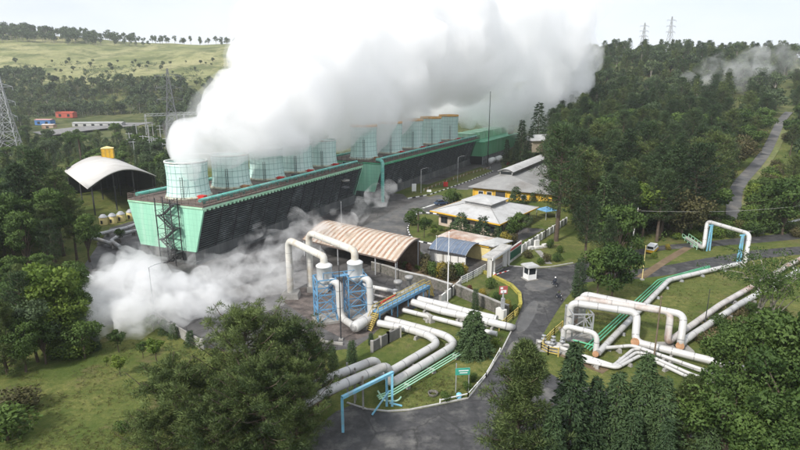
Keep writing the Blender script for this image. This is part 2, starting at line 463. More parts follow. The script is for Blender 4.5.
# ================================================================ SETTING: land, roads, paved areas
def W(mb, name, mats, root=None):
    """part whose mesh was drawn in world coordinates"""
    o = mb.build(name, mats, root)
    if root is not None: o.location = -Vector(root.location)
    return o
def ground_material():
    m = bpy.data.materials.new('grassland')
    n, l, b = nodes(m)
    b.inputs['Roughness'].default_value = 0.95
    b.inputs['Specular IOR Level'].default_value = 0.1
    geo = n.new('ShaderNodeNewGeometry')
    def noise_(sc, det=6, ro=0.6):
        z = n.new('ShaderNodeTexNoise'); z.inputs['Scale'].default_value = sc
        z.inputs['Detail'].default_value = det; z.inputs['Roughness'].default_value = ro
        l.new(geo.outputs['Position'], z.inputs['Vector']); return z.outputs['Fac']
    def rng(s, a, b_, c=0.0, d=1.0):
        r = n.new('ShaderNodeMapRange'); r.inputs['From Min'].default_value = a; r.inputs['From Max'].default_value = b_
        r.inputs['To Min'].default_value = c; r.inputs['To Max'].default_value = d
        l.new(s, r.inputs['Value']); return r.outputs[0]
    def mix(f, a, b_):
        x = n.new('ShaderNodeMixRGB')
        if isinstance(f, float): x.inputs[0].default_value = f
        else: l.new(f, x.inputs[0])
        for k, c in ((1, a), (2, b_)):
            if isinstance(c, tuple): x.inputs[k].default_value = (*c, 1)
            else: l.new(c, x.inputs[k])
        return x.outputs[0]
    near = mix(rng(noise_(0.09), 0.38, 0.62), (0.086, 0.112, 0.028), (0.200, 0.190, 0.064))
    near = mix(rng(noise_(1.1), 0.35, 0.75), near, (0.055, 0.085, 0.020))
    near = mix(rng(noise_(0.16, 8, 0.75), 0.55, 0.70), near, (0.155, 0.120, 0.065))
    near = mix(rng(noise_(5.0, 4), 0.42, 0.66, 0.0, 0.5), near, (0.040, 0.062, 0.014))
    hill = mix(rng(noise_(0.012), 0.4, 0.6), (0.20, 0.215, 0.090), (0.31, 0.295, 0.15))
    hill = mix(rng(noise_(0.022, 9, 0.78), 0.46, 0.58), hill, (0.105, 0.125, 0.05))
    hill = mix(rng(noise_(0.25, 6, 0.7), 0.52, 0.70, 0, 0.7), hill, (0.075, 0.095, 0.035))
    scrub = mix(rng(noise_(0.05, 8, 0.7), 0.4, 0.6), (0.045, 0.065, 0.022), (0.12, 0.125, 0.05))
    sep = n.new('ShaderNodeSeparateXYZ'); l.new(geo.outputs['Position'], sep.inputs[0])
    jy = n.new('ShaderNodeMath'); jy.operation = 'MULTIPLY_ADD'; jy.inputs[1].default_value = 160
    l.new(noise_(0.008, 4), jy.inputs[0]); l.new(sep.outputs['Y'], jy.inputs[2])
    c = mix(rng(jy.outputs[0], 330, 400), near, scrub)
    c = mix(rng(jy.outputs[0], 690, 745), c, hill)
    l.new(c, b.inputs['Base Color'])
    bp = n.new('ShaderNodeBump'); bp.inputs['Strength'].default_value = 0.6; bp.inputs['Distance'].default_value = 0.15
    l.new(noise_(3.0, 5), bp.inputs['Height']); l.new(bp.outputs[0], b.inputs['Normal'])
    return m
NA, NR = 170, 190
gm = MB()
rs_ = [1.0 * (2300 ** (i / (NR - 1))) for i in range(NR)]
for r in rs_:
    for k in range(NA):
        a = R(-82 + 164 * k / (NA - 1))
        x, y = r * math.sin(a), r * math.cos(a)
        gm.v.append((x, y, terr(x, y)))
gm.a = [0.0] * len(gm.v)
for i in range(NR - 1):
    for k in range(NA - 1):
        gm.f.append((i * NA + k + 1, i * NA + k, (i + 1) * NA + k, (i + 1) * NA + k + 1))
gm.s = [True] * len(gm.f); gm.m = [0] * len(gm.f)
M['ground'] = ground_material()
tag(gm.build('ground', M['ground']), kind='structure')

def chaikin(pts, it=2):
    for _ in range(it):
        q = []
        for i in range(len(pts)):
            a, b = pts[i], pts[(i + 1) % len(pts)]
            q.append((a[0] * .75 + b[0] * .25, a[1] * .75 + b[1] * .25))
            q.append((a[0] * .25 + b[0] * .75, a[1] * .25 + b[1] * .75))
        pts = q
    return pts
def sheet(name, px, z, m, smooth=0):
    pts = [P2(*p) for p in px]
    if smooth: pts = chaikin(pts, smooth)
    a = sum(pts[i][0] * pts[(i + 1) % len(pts)][1] - pts[(i + 1) % len(pts)][0] * pts[i][1] for i in range(len(pts)))
    if a < 0: pts = pts[::-1]
    mb = MB().add([(x, y, z) for x, y in pts], [tuple(range(len(pts)))])
    return tag(mb.build(name, m), kind='structure')
def strip(name, pts, w, dz, m, step=3.0):
    """ribbon of width w that follows the land"""
    q = [Vector(pts[0])]
    for a, b in zip(pts, pts[1:]):
        a, b = Vector(a), Vector(b)
        k = max(1, int((b - a).length / step))
        q += [a + (b - a) * i / k for i in range(1, k + 1)]
    for _ in range(4):
        q = [q[0]] + [(q[i - 1] + q[i] * 2 + q[i + 1]) / 4 for i in range(1, len(q) - 1)] + [q[-1]]
    mb = MB()
    for i, p in enumerate(q):
        t = (q[min(i + 1, len(q) - 1)] - q[max(i - 1, 0)]); t.z = 0; t.normalize()
        s = Vector((t.y, -t.x, 0)) * (w / 2)
        for e in (p - s, p, p + s): mb.v.append((e.x, e.y, max(terr(e.x, e.y), terr(p.x, p.y) - 0.2) + dz)); mb.a.append(0)
    for i in range(len(q) - 1):
        for k in (0, 1):
            mb.f.append((i * 3 + k + 1, i * 3 + k, i * 3 + 3 + k, i * 3 + 4 + k)); mb.s.append(True); mb.m.append(0)
    return tag(mb.build(name, m), kind='structure')

sheet('road', [(260, 475), (300, 440), (347, 403), (367, 410.5), (388, 412.5), (410, 411), (440, 405), (469, 399), (486, 378), (502, 352), (512, 332), (521.5, 308), (521, 297),
               (512, 287), (498, 280), (489, 277), (497, 271), (505, 267), (514, 266), (532, 268.5), (550, 268), (573, 264), (600, 256.5), (624, 251.5), (645, 248.5), (665, 245), (690, 243), (760, 236), (860, 226),
               (860, 233), (760, 243), (690, 248), (662, 250), (645, 254), (625, 260), (606, 268), (625, 270.5), (667, 265.5), (700, 259), (725, 255.5), (760, 249), (860, 243), (860, 250), (770, 257),
               (732, 264), (720, 266), (695, 270.5), (670, 275), (640, 278.5), (615, 281), (590, 281), (576, 287), (563, 302), (552, 319), (541, 338), (535, 354), (548, 376), (600, 391), (700, 405), (860, 425), (860, 475)], 0.012, M['asphalt'], 1)
sheet('yard', [(60, 300), (60, 332), (150, 319), (190, 344), (230, 353), (300, 356), (345, 349), (352, 350), (372, 336), (388, 318), (440, 300), (456, 292), (462, 281), (484, 269), (488, 276), (504, 266), (520, 242),
               (562, 220), (600, 205), (570, 160), (540, 145), (480, 150), (345, 150), (230, 190), (110, 228)], 0.012, M['yard'])
sheet('concrete_pad', [(283, 302), (300, 288), (345, 283), (398, 292), (420, 301), (372, 334), (350, 342), (318, 326)], 0.022, mat('stained_pad', (0.145, 0.12, 0.108), 0.8, 0.5, 0.9, (0.055, 0.046, 0.042), 0.62, 0.2))
sheet('light_paving', [(205, 300), (250, 283), (305, 270), (330, 272), (290, 292), (284, 305), (250, 318), (215, 322)], 0.017, M['light_paving'])
sheet('inner_road', [(320, 258), (352, 232), (404, 205), (430, 197), (466, 186), (470, 190), (432, 206), (412, 218), (404, 232), (413, 244), (440, 262), (432, 272), (400, 258), (372, 250)], 0.017, M['old_asphalt'], 1)
sheet('grass_verge', [(402, 193.5), (430, 184), (480, 167), (493, 171), (470, 180.5), (430, 194.5), (408, 198.5)], 0.06, M['ground'])
sheet('garden_lawn', [(418, 214), (411, 221), (408, 230), (414, 239), (432, 243), (444, 238), (460, 229), (440, 215)], 0.05, M['ground'], 1)
sheet('planting_bed', [(384, 263), (392, 257), (440, 273), (462, 277), (455, 291), (440, 287)], 0.03, M['dirt'])
sheet('garden_triangle', [(456, 292), (484, 271), (497, 280), (512, 287), (519.5, 296), (520, 307), (513, 318), (498, 312)], 0.05, M['ground'], 1)
strip('track', [G(640, 278.5), G(655, 268), G(670, 258), G(688, 248)], 1.6, 0.03, M['dirt'])
strip('dirt_path', [G(548, 347), G(556, 352), G(580, 362), G(606, 372)], 1.8, 0.025, M['dirt'])
strip('valley_road', [G(734, 222), G(733, 208), G(734, 197), G(738, 186), G(747, 176), G(757, 165), G(766, 153), G(772, 141), G(777, 130), G(781, 121), G(789, 113)], 3.8, 0.45, M['old_asphalt'], 5)
strip('valley_verge', [G(740, 222), G(739, 208), G(740, 197), G(744, 187), G(752, 178), G(762, 168), G(772, 154), G(778, 142), G(783, 131)], 3.5, 0.3, mat('valley_grass', (0.13, 0.15, 0.05), 0.95, 0.4, 0.3, (0.2, 0.18, 0.08), 0.5), 5)

def kerb(name, px, m2, z=0.0, w=0.22, h=0.16, dash=1.0, closed=False):
    pts = [Vector(P(*p)) for p in px]
    mb = MB()
    k = 0
    for a, b in zip(pts, pts[1:]):
        n_ = max(1, round((b - a).length / dash))
        for i in range(n_):
            p, q = a + (b - a) * i / n_, a + (b - a) * (i + 1) / n_
            mb.bar(p + Vector((0, 0, z + h / 2)), q + Vector((0, 0, z + h / 2)), w, h, mi=k % 2); k += 1
    return tag(mb.build(name, m2), kind='structure')
M['yellow_hedge'] = mat('yellow_green_edging', (.36, .31, .06), .9, .4, 3.0, (.2, .2, .05), .5)
kerb('kerb', [(408, 198.8), (430, 195), (470, 181), (493, 171.5)], [M['white'], M['dark']], w=0.3, h=0.3, dash=1.6)
kerb('kerb', [(444, 215), (426, 213), (418, 213.5), (411, 220), (407.5, 229), (410, 236), (415, 241), (432, 244.5)], [M['white'], M['dark']], w=0.3, h=0.25, dash=1.1)
kerb('kerb', [(484, 273), (497, 279.5), (511, 286.5), (519.5, 295.5), (520.5, 306), (515, 316)], [M['yellow_hedge'], M['yellow_hedge']], w=0.55, h=0.55, dash=0.6)
kerb('kerb', [(347, 403), (367, 409.5), (388, 411.5), (410, 410), (440, 404), (468, 398.5), (485, 377.5), (501, 352), (511, 332)], [M['kerb'], M['kerb']], w=0.18, h=0.12, dash=2)
kerb('kerb', [(509, 266), (532, 267.6), (550, 267), (573, 263)], [M['kerb'], M['kerb']], w=0.2, h=0.14, dash=2)
sheet('road_marking', [(421, 208), (424, 207.2), (437, 203.2), (437, 204.0), (424, 208.2)], 0.024, M['white_line'])
# worn tyre tracks and patched asphalt at the gate forecourt
for i, q in enumerate([[(523, 283), (545, 279), (560, 284), (541, 292), (527, 290)], [(513, 330), (530, 300), (541, 302), (526, 334)], [(505, 355), (512, 340), (522, 342), (512, 365)], [(540, 300), (552, 294), (556, 300), (546, 309)]]):
    sheet('patch', q, 0.018 + 0.004 * i, M['old_asphalt' if i != 3 else 'asphalt'], 2)

# ================================================================ COOLING TOWERS
def cooling_tower(loc, ang, L, stacks, label, hs, rim, r_s=4.2, gap_pipe=False, stairs=True):
    root = thing('cooling_tower', label, 'cooling tower', (loc[0], loc[1], 0), -R(ang))
    Wd, ZB, ZT = 20.0, 2.5, 11.3
    ix, il = 2.9, 2.2
    MB().box((-Wd / 2 - 0.3, L / 2, 1.25), (Wd - 5.0, L + 0.5, 2.5)).box((-Wd / 2 - 0.3, L / 2, 0.3), (Wd - 4.2, L + 1.4, 0.6)).build('basin', mat('stained_basin', (.10, .105, .105), .8, .4, .5, (.2, .2, .19), .45, streak=True), root)
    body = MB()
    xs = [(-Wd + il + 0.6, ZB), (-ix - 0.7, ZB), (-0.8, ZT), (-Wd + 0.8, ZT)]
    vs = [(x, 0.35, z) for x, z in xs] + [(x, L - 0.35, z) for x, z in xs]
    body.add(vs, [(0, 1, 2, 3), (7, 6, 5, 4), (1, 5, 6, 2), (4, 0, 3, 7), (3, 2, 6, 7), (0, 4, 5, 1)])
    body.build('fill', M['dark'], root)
    for y0, y1 in ((-0.1, 0.3), (L - 0.3, L + 0.1)):
        e = MB()
        q = [(-Wd + il - 0.15, ZB), (-ix + 0.15, ZB), (0.12, ZT + 0.05), (-Wd - 0.12, ZT + 0.05)]
        vs = [(x, y0, z) for x, z in q] + [(x, y1, z) for x, z in q]
        e.add(vs, [(0, 1, 2, 3), (7, 6, 5, 4), (1, 5, 6, 2), (4, 0, 3, 7), (3, 2, 6, 7), (0, 4, 5, 1)])
        e.build('end_wall', M['end_wall'], root)
    for side in (1, -1):
        lv, ps = MB(), MB()
        nsl = 18 if side == 1 else 12
        for k in range(nsl):
            z = ZB + 0.25 + (ZT - ZB - 0.5) * k / (nsl - 1)
            f = (z - ZB) / (ZT - ZB)
            x = (-ix + ix * f - 0.12) if side == 1 else (-Wd + il - il * f + 0.12)
            y = 0.45
            while y < L - 0.5:                       # boards of uneven length and tilt, as weathered louvres are
                y2 = min(y + random.choice((2.4, 4.8, 4.8, 7.2)), L - 0.45)
                j = random.uniform(-0.05, 0.05)
                lv.add([(x - 0.26 * side + j, y, z + 0.06), (x + 0.05 * side + j, y, z - 0.07), (x + 0.05 * side + j, y2 - 0.05, z - 0.07), (x - 0.26 * side + j, y2 - 0.05, z + 0.06)], [(0, 1, 2, 3) if side == 1 else (3, 2, 1, 0)])
                y = y2
        lv.build('louvre', M['slat'], root)
        n_p = max(2, int(L / 4.8))
        for k in range(n_p + 1):
            y = 0.5 + (L - 1.0) * k / n_p
            if side == 1: ps.bar((-ix + 0.05, y, ZB - 0.1), (0.02, y, ZT), 0.1, 0.12)
            else: ps.bar((-Wd + il - 0.05, y, ZB - 0.1), (-Wd - 0.02, y, ZT), 0.16, 0.2)
        ps.build('column', M['steel_dark'], root)
    MB().box((-Wd / 2, L / 2, 12.0), (Wd + 0.3, L + 0.3, 0.3)).build('deck', M['rust_rail'], root)
    fr = MB()
    for x0 in (0.02, -Wd - 0.02):
        fr.box((x0, L / 2, 11.62), (0.34, L + 0.1, 0.44))
        y = 0.4
        while y < L:
            fr.box((x0, y, 11.22), (0.36, 0.55, 0.36)); y += 1.2
    fr.box((-Wd / 2, -0.06, 11.66), (Wd + 0.1, 0.4, 0.36)); fr.box((-Wd / 2, L + 0.06, 11.66), (Wd + 0.1, 0.4, 0.36))
    fr.build('fascia', M['pale_green'] if rim == 'white' else M['green'], root)
    ra = MB()
    per = [(0.05, -0.05), (0.05, L + 0.05), (-Wd - 0.05, L + 0.05), (-Wd - 0.05, -0.05)]
    for i in range(4):
        a, b = Vector((*per[i], 0)), Vector((*per[(i + 1) % 4], 0))
        for z in (12.55, 12.9, 13.25): ra.bar(a + Vector((0, 0, z)), b + Vector((0, 0, z)), 0.075)
        k = int((b - a).length / 1.8)
        for j in range(k): ra.bar(a + (b - a) * j / k + Vector((0, 0, 12.15)), a + (b - a) * j / k + Vector((0, 0, 13.3)), 0.09)
    ra.build('railing', M['rust_rail'], root)
    hp = MB()
    hp.tube([(-1.5, 0.8, 12.95), (-1.5, L - 0.8, 12.95)], 0.42, 12)
    for y in np.arange(2, L - 1, 4.0): hp.box((-1.5, y, 12.35), (0.5, 0.35, 0.4))
    hp.build('header_pipe', M['teal'], root)
    hp = MB().tube([(-Wd + 1.5, 0.8, 12.95), (-Wd + 1.5, L - 0.8, 12.95)], 0.42, 12)
    hp.build('header_pipe', M['teal'], root)
    for i, s in enumerate(stacks):
        c = (-Wd / 2, s, 12.15)
        prof = [(r_s * 1.10, 0.0), (r_s * 1.06, 0.5), (r_s * 1.02, 1.3), (r_s * 0.985, 2.6), (r_s * 0.97, hs * 0.6), (r_s * 0.985, hs * 0.85), (r_s * 1.0, hs - 0.25)]
        st = MB().lathe(prof + [(r - 0.12, z) for r, z in prof[::-1]], c, 48, closed=True).build('fan_stack', M['stack'], root)
        rb = MB()
        for k in range(22):
            a = 2 * math.pi * (k + 0.3) / 22
            pr = [(r + 0.012, z) for r, z in prof[1:]]
            for (r0, z0), (r1, z1) in zip(pr, pr[1:]):
                rb.bar((c[0] + r0 * math.cos(a), c[1] + r0 * math.sin(a), c[2] + z0), (c[0] + r1 * math.cos(a), c[1] + r1 * math.sin(a), c[2] + z1), 0.06, 0.04)
        nh = 5 if hs < 9 else 7
        for k in range(1, nh + 1):
            z = hs * k / (nh + 0.6)
            r = float(np.interp(z, [p[1] for p in prof], [p[0] for p in prof]))
            rb.lathe([(r + 0.005, z - 0.045), (r + 0.05, z - 0.045), (r + 0.05, z + 0.045), (r + 0.005, z + 0.045)], c, 48, closed=True)
        rb.build('hoop', M['stack_line'], st)
        MB().lathe([(r_s * 1.10 + 0.03, 0.02), (r_s * 1.15, 0.02), (r_s * 1.09, 0.55), (r_s * 1.065, 0.55)], c, 40, closed=True).build('foot_ring', M['stack_foot'], st)
        z = hs - 0.25
        MB().lathe([(r_s * 1.0 - 0.14, z), (r_s * 1.0 + 0.13, z), (r_s * 1.0 + 0.13, z + (.34 if rim == 'white' else .75)), (r_s * 1.0 - 0.14, z + (.34 if rim == 'white' else .75))], c, 48, closed=True).build('rim', M['rim_orange' if rim == 'orange' else 'rim_white'], st)
        ld = MB()
        a = -1.05
        for dx in (-0.25, 0.25):
            x, y = c[0] + r_s * 1.12 * math.cos(a) - dx * math.sin(a), c[1] + r_s * 1.12 * math.sin(a) + dx * math.cos(a)
            ld.bar((x, y, c[2]), (x, y, c[2] + hs * 0.62), 0.07)
        for k in range(12):
            z = c[2] + 0.4 + k * hs * 0.6 / 12
            ld.bar((c[0] + r_s * 1.12 * math.cos(a) + .25 * math.sin(a), c[1] + r_s * 1.12 * math.sin(a) - .25 * math.cos(a), z), (c[0] + r_s * 1.12 * math.cos(a) - .25 * math.sin(a), c[1] + r_s * 1.12 * math.sin(a) + .25 * math.cos(a), z), 0.05)
        ld.build('ladder', M['steel_dark'], st)
        mo = MB()
        mo.box((-Wd / 2 + r_s + 1.6, s - 2.2, 12.75), (1.5, 1.0, 0.9)); mo.box((-Wd / 2 + r_s + 1.6, s - 2.2, 12.3), (1.9, 1.2, 0.3)); mo.tube([(-Wd / 2 + r_s + 0.9, s - 2.2, 12.75), (-Wd / 2 + r_s - 0.4, s - 1.7, 12.75)], 0.14, 8)
        mo.build('fan_motor', M['red'] if (i + (rim == 'orange')) % 5 != 1 else M['orange'], root)
        if i % 2 == 0:
            MB().box((-Wd / 2 + r_s + 1.8, s + 3.6, 12.6), (1.2, 1.6, 0.8)).build('cable_box', M['steel_dark'], root)
    if stairs:
        sr, sx = MB(), -Wd * 0.40
        for dx in (-2.0, 2.0):
            for dy in (-0.5, -2.4): sr.bar((sx + dx, dy, 0), (sx + dx, dy, 13.4), 0.16)
        for k in range(5):
            z0, z1 = k * 2.45, (k + 1) * 2.45
            d = 1 if k % 2 == 0 else -1
            for dy in (-0.65, -1.35) if k % 2 == 0 else (-1.55, -2.25):
                sr.bar((sx - 1.6 * d, dy, z0), (sx + 1.6 * d, dy, z1), 0.09, 0.24)
                sr.bar((sx - 1.6 * d, dy, z0 + 1.0), (sx + 1.6 * d, dy, z1 + 1.0), 0.06)
            for j in range(9):
                t = (j + .5) / 9
                sr.box((sx + (-1.6 + 3.2 * t) * d, -1.0 if k % 2 == 0 else -1.9, z0 + (z1 - z0) * t), (0.3, 0.7, 0.05))
            sr.box((sx + 1.85 * d, -1.45, z1), (0.9, 1.9, 0.08))
            for dy in (-0.5, -2.4):
                sr.bar((sx - 2, dy, z1), (sx + 2, dy, z1), 0.1)
                sr.bar((sx - 2, dy, z0), (sx + 2, dy, z1), 0.06)
            sr.bar((sx + 2.3 * d, -0.5, z1 + 1), (sx + 2.3 * d, -2.4, z1 + 1), 0.06)
        sr.build('staircase', M['steel_dark'], root)
    if gap_pipe:
        MB().tube([(-1.5, -0.6, 12.95), (1.2, -2.0, 12.95), (1.2, -2.0, 0.0)], 0.55, 14, bend=1.2).build('riser_pipe', M['teal'], root)
    return root
cooling_tower((-38.2, 102.4), 23.65, 66.8, [6.7, 20.0, 33.4, 46.8, 60.2], 'long pale green cooling tower nearest the ground steam, with five pale green fan stacks', 7.6, 'white')
cooling_tower((-5.6, 168.0), 25.8, 99.5, [6.3, 25.3, 44.0, 63.2, 84.0], 'farther dark green cooling tower with orange rimmed fan stacks', 10.6, 'orange', 4.35, True, False)

# green enclosed cooling hall behind the second tower
root = thing('cooling_hall', 'plain green sheet walled cooling hall behind the orange rimmed stacks', 'industrial hall', (38.6, 251.5, 0), -R(27))
HL, HW = 62, 20
MB().box((-HW / 2, HL / 2, 7.1), (HW, HL, 6.4)).build('wall', M['green_wall'], root)
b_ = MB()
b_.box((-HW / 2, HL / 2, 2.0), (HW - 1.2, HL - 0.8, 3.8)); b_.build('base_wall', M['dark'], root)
for side in (0,):
    c_ = MB()
    for k in range(32): c_.box((-0.25, 0.4 + (HL - .8) * k / 31, 2.0), (0.35, 0.35, 3.9))
    for z in (1.0, 2.4): c_.box((-0.3, HL / 2, z), (0.15, HL - 0.5, 0.15))
    c_.build('column', M['steel'], root)
MB().box((-HW / 2, HL / 2, 10.45), (HW + 0.6, HL + 0.6, 0.3)).build('parapet', M['green'], root)
for k in range(5):
    hb = MB()
    y = 6 + k * 12.4
    hb.box((-HW / 2 - 1, y, 12.2), (9, 9.5, 3.2), top=(0.93, 0.93)); hb.box((-HW / 2 - 1, y, 13.9), (8.8, 9.3, 0.25))
    hb.build('fan_housing', M['pale_green'], root)
for k in range(2):
    MB().lathe([(0.9, 0), (0.9, 4.2), (1.05, 4.3), (1.05, 4.8), (0.7, 4.8)], (-2.4, 52 + 4.5 * k, 10.6), 16).build('chimney', M['orange'], root)
MB().box((-HW / 2, -0.12, 6.5), (1.4, 0.2, 7)).build('corner_post', M['green'], root)
# ================================================================ STEAM SEPARATOR AND PIPEWORK
def V(x, y, z=0.0): return Vector((x, y, z))
F1, F2 = P(326, 320), P(356, 316)
root = thing('separator_tower', 'blue steel separator frames carrying two white upright vessels', 'separator tower', tuple((F1 + F2) / 2))
for F, a in ((F1, 0.35), (F2, 0.35)):
    fr = MB()
    ca, sa = math.cos(a), math.sin(a)
    loc = lambda x, y, z: V(F.x + x * ca - y * sa, F.y + x * sa + y * ca, z)
    h, w = 6.9, 1.45
    cs = [(-w, -w), (w, -w), (w, w), (-w, w)]
    for x, y in cs: fr.bar(loc(x, y, 0), loc(x, y, h), 0.18)
    for i in range(4):
        (x0, y0), (x1, y1) = cs[i], cs[(i + 1) % 4]
        for z in (2.3, 4.6, h): fr.bar(loc(x0, y0, z), loc(x1, y1, z), 0.14)
        for z0, z1 in ((0.1, 2.3), (2.3, 4.6), (4.6, h)):
            fr.bar(loc(x0, y0, z0), loc(x1, y1, z1), 0.075); fr.bar(loc(x1, y1, z0), loc(x0, y0, z1), 0.075)
    W(fr, 'frame', M['blue'], root)
    ve = MB()
    ve.lathe([(0.02, 5.7), (0.55, 5.8), (0.95, 6.1), (1.15, 6.5), (1.15, 8.6), (1.22, 8.62), (1.22, 8.78), (0.9, 9.0), (0.55, 9.15), (0.02, 9.2)], (F.x, F.y, 0), 28)
    v = W(ve, 'vessel', M['vessel'], root)
    W(MB().lathe([(1.17, 8.45), (1.27, 8.45), (1.27, 8.85), (1.17, 8.85)], (F.x, F.y, 0), 28, closed=True), 'flange', M['pipe_buff'], v)
    W(MB().lathe([(1.155, 6.55), (1.2, 6.55), (1.2, 6.7), (1.155, 6.7)], (F.x, F.y, 0), 28, closed=True), 'ring', M['steel'], v)
con = MB()
con.bar(V(F1.x, F1.y, 6.9), V(F2.x, F2.y, 6.9), 0.9, 0.12)
con.bar(V(F1.x, F1.y - 1.2, 7.9), V(F2.x, F2.y - 1.2, 7.9), 0.07); con.bar(V(F1.x, F1.y - 1.2, 6.95), V(F1.x, F1.y - 1.2, 7.9), 0.07)
con.bar(V(F2.x + 1.3, F2.y - 1.2, 6.95), V(F2.x + 1.3, F2.y - 1.2, 8.1), 0.07)
W(con, 'walkway', M['blue'], root)
sad = MB()
for F in (F1, F2): sad.box((F.x, F.y, 0.2), (3.6, 3.6, 0.4), rz=0.35)
W(sad, 'footing', M['concrete'], root)

def pipe(label, pts, r, m='pipe', bend=1.2, group=None, name='steam_pipe', supports=0, sup_m='concrete', flanges=(), extra=None):
    """one run of pipe on its sleepers"""
    pts = [Vector(p) for p in pts]
    root = thing(name, label, 'pipe', (pts[0].x, pts[0].y, 0), group=group)
    W(MB().tube(pts, r, 14 if r > 0.3 else 8, bend=bend), 'run', M[m], root)
    if supports:
        for a, b in zip(pts, pts[1:]):
            d = b - a
            if Vector((d.x, d.y)).length < 2.5: continue
            k = max(1, int(d.length / supports))
            for i in range(k):
                p = a + d * (i + 0.5) / k
                hgt = p.z - r
                if hgt < 0.08 or (max(a.z, b.z) > 1.6 and name == 'steam_pipe' and max(a.z, b.z) > 3.9) or abs(d.z) > .6 * d.length: continue
                s = MB()
                ang = math.atan2(d.y, d.x)
                if hgt < 1.2: s.box((p.x, p.y, (hgt + 0.1) / 2), (0.45, r * 2 + 0.7, hgt + 0.1), rz=ang, top=(0.7, 0.9))
                else:
                    nx, ny = -math.sin(ang) * (r + 0.25), math.cos(ang) * (r + 0.25)
                    for e in (-1, 1): s.bar((p.x + nx * e, p.y + ny * e, 0), (p.x + nx * e, p.y + ny * e, p.z + r), 0.2)
                    s.bar((p.x - nx, p.y - ny, hgt - 0.1), (p.x + nx, p.y + ny, hgt - 0.1), 0.2)
                W(s, 'support', M[sup_m], root)
    for p, q, mm in flanges:
        p, q = Vector(p), Vector(q)
        W(MB().tube([p, q], r * 1.12, 14), 'flange', M[mm], root)
    return root
# risers arching from the ground into the two vessels
g_r = 'inverted U risers of the separators'
for px, F, zz, lab in (((291, 297), F1, 10.1, 'tall buff riser pipe arching into the separator vessel nearest the steam'), ((311, 291), F2, 10.6, 'tall buff riser pipe arching into the separator vessel nearest the striped shed')):
    b0 = P(*px)
    r_ = pipe(lab, [b0 + V(0, 0, 0.3), b0 + V(0, 0, zz), V(F.x, F.y, zz), V(F.x, F.y, 9.0)], 0.56, 'pipe_buff', 1.7, flanges=[(b0 + V(0, 0, .3), b0 + V(0, 0, .55), 'concrete')])
b0 = P(291, 297)
tag(W(MB().box((b0.x, b0.y, 0.45), (3.0, 2.6, 0.9), top=(0.9, 0.9)).box((b0.x + 4.2, b0.y + 3.0, 0.5), (3.6, 2.2, 1.0)), 'foundation_block', M['concrete']), 'grey concrete block under the buff riser pipes', 'foundation')
for F, q, lab in ((F1, P(357, 328, 1.0), 'white outlet pipe curving down from the vessel nearest the steam'), (F2, P(376, 313, 1.0), 'white outlet pipe curving down from the vessel nearest the striped shed')):
    pipe(lab, [V(F.x + 0.6, F.y - 0.4, 6.5), V(F.x + 2.2, F.y - 1.0, 6.4), V(F.x + 2.4, F.y - 1.3, 1.0), q], 0.52, 'pipe', 1.5)
# header drum with its two relief caps
a, b = P(355, 327, 1.2), P(416, 287, 1.2)
root = thing('header_drum', 'thick white header drum with domed end and two mushroom relief caps', 'pressure drum', (a.x, a.y, 0))
d = (b - a).normalized()
W(MB().tube([a - d * 0.5, a - d * 0.35, a, b, b + d * 0.4], [0.3, 0.62, 0.82, 0.82, 0.4], 20), 'shell', M['pipe'], root)
for f in (0.12, 0.5, 0.85):
    p = a + (b - a) * f
    W(MB().box((p.x, p.y, 0.3), (0.8, 1.5, 0.6), rz=math.atan2(d.y, d.x)), 'saddle', M['concrete'], root)
for px in ((398, 297), (409, 292)):
    p = P(*px, 0.8)
    W(MB().lathe([(0.42, 0), (0.42, 2.4), (0.72, 2.45), (0.72, 2.85), (0.3, 2.95), (0.01, 2.95)], tuple(p), 20), 'relief_cap', M['pipe'], root)
W(MB().tube([a + (b - a) * .35 + V(0, 0, .6), a + (b - a) * .35 + V(.4, -.2, 1.5), a + (b - a) * .55 + V(.6, -.3, 1.5)], 0.16, 8, bend=.4), 'bypass_pipe', M['red'], root)
for i, f in enumerate((0.3, 0.62)):
    p = a + (b - a) * f + V(0, 0, 0.7)
    W(MB().lathe([(0.25, 0), (0.25, .5), (.42, .5), (.42, .62), (.1, .62), (.1, 1.1), (.38, 1.12), (.38, 1.2), (.02, 1.2)], tuple(p), 14), 'valve', M['steel'], root)
# blue walkway bridge with yellow rails
a, b = P(368, 331), P(431, 296)
root = thing('walkway_bridge', 'blue steel walkway bridge with yellow railings over the white pipes', 'footbridge', (a.x, a.y, 0))
d = (b - a).normalized(); s = V(d.y, -d.x) * 0.55
dk, yl, lg = MB(), MB(), MB()
A0, B0 = a + d * 1.8 + V(0, 0, 2.2), b - d * 1.2 + V(0, 0, 2.2)
for e in (-1, 1):
    dk.bar(A0 + s * e, B0 + s * e, 0.1, 0.42)
    k = 12
    for i in range(k + 1):
        p = A0 + (B0 - A0) * i / k + s * e
        yl.bar(p, p + V(0, 0, 1.05), 0.07)
    for z in (0.55, 1.05): yl.bar(A0 + s * e + V(0, 0, z), B0 + s * e + V(0, 0, z), 0.075)
for q0, q1 in ((A0, a + V(0, 0, 0.1)), (B0, b + V(0, 0, 0.1))):
    stp = MB()
    for i in range(9): p = q0 + (q1 - q0) * (i + .5) / 9; stp.bar(p - s, p + s, 0.22, 0.05)
    for e in (-1, 1):
        stp.bar(q0 + s * e, q1 + s * e, 0.08, 0.25); stp.bar(q0 + s * e + V(0, 0, 1), q1 + s * e + V(0, 0, 1), 0.07)
        for t in (0.3, 0.7): p = q0 + (q1 - q0) * t + s * e; stp.bar(p, p + V(0, 0, 1), 0.06)
    W(stp, 'stairs', M['yellow_rail'], root)
dk.bar(A0 + V(0, 0, .15), B0 + V(0, 0, .15), 1.0, 0.06)
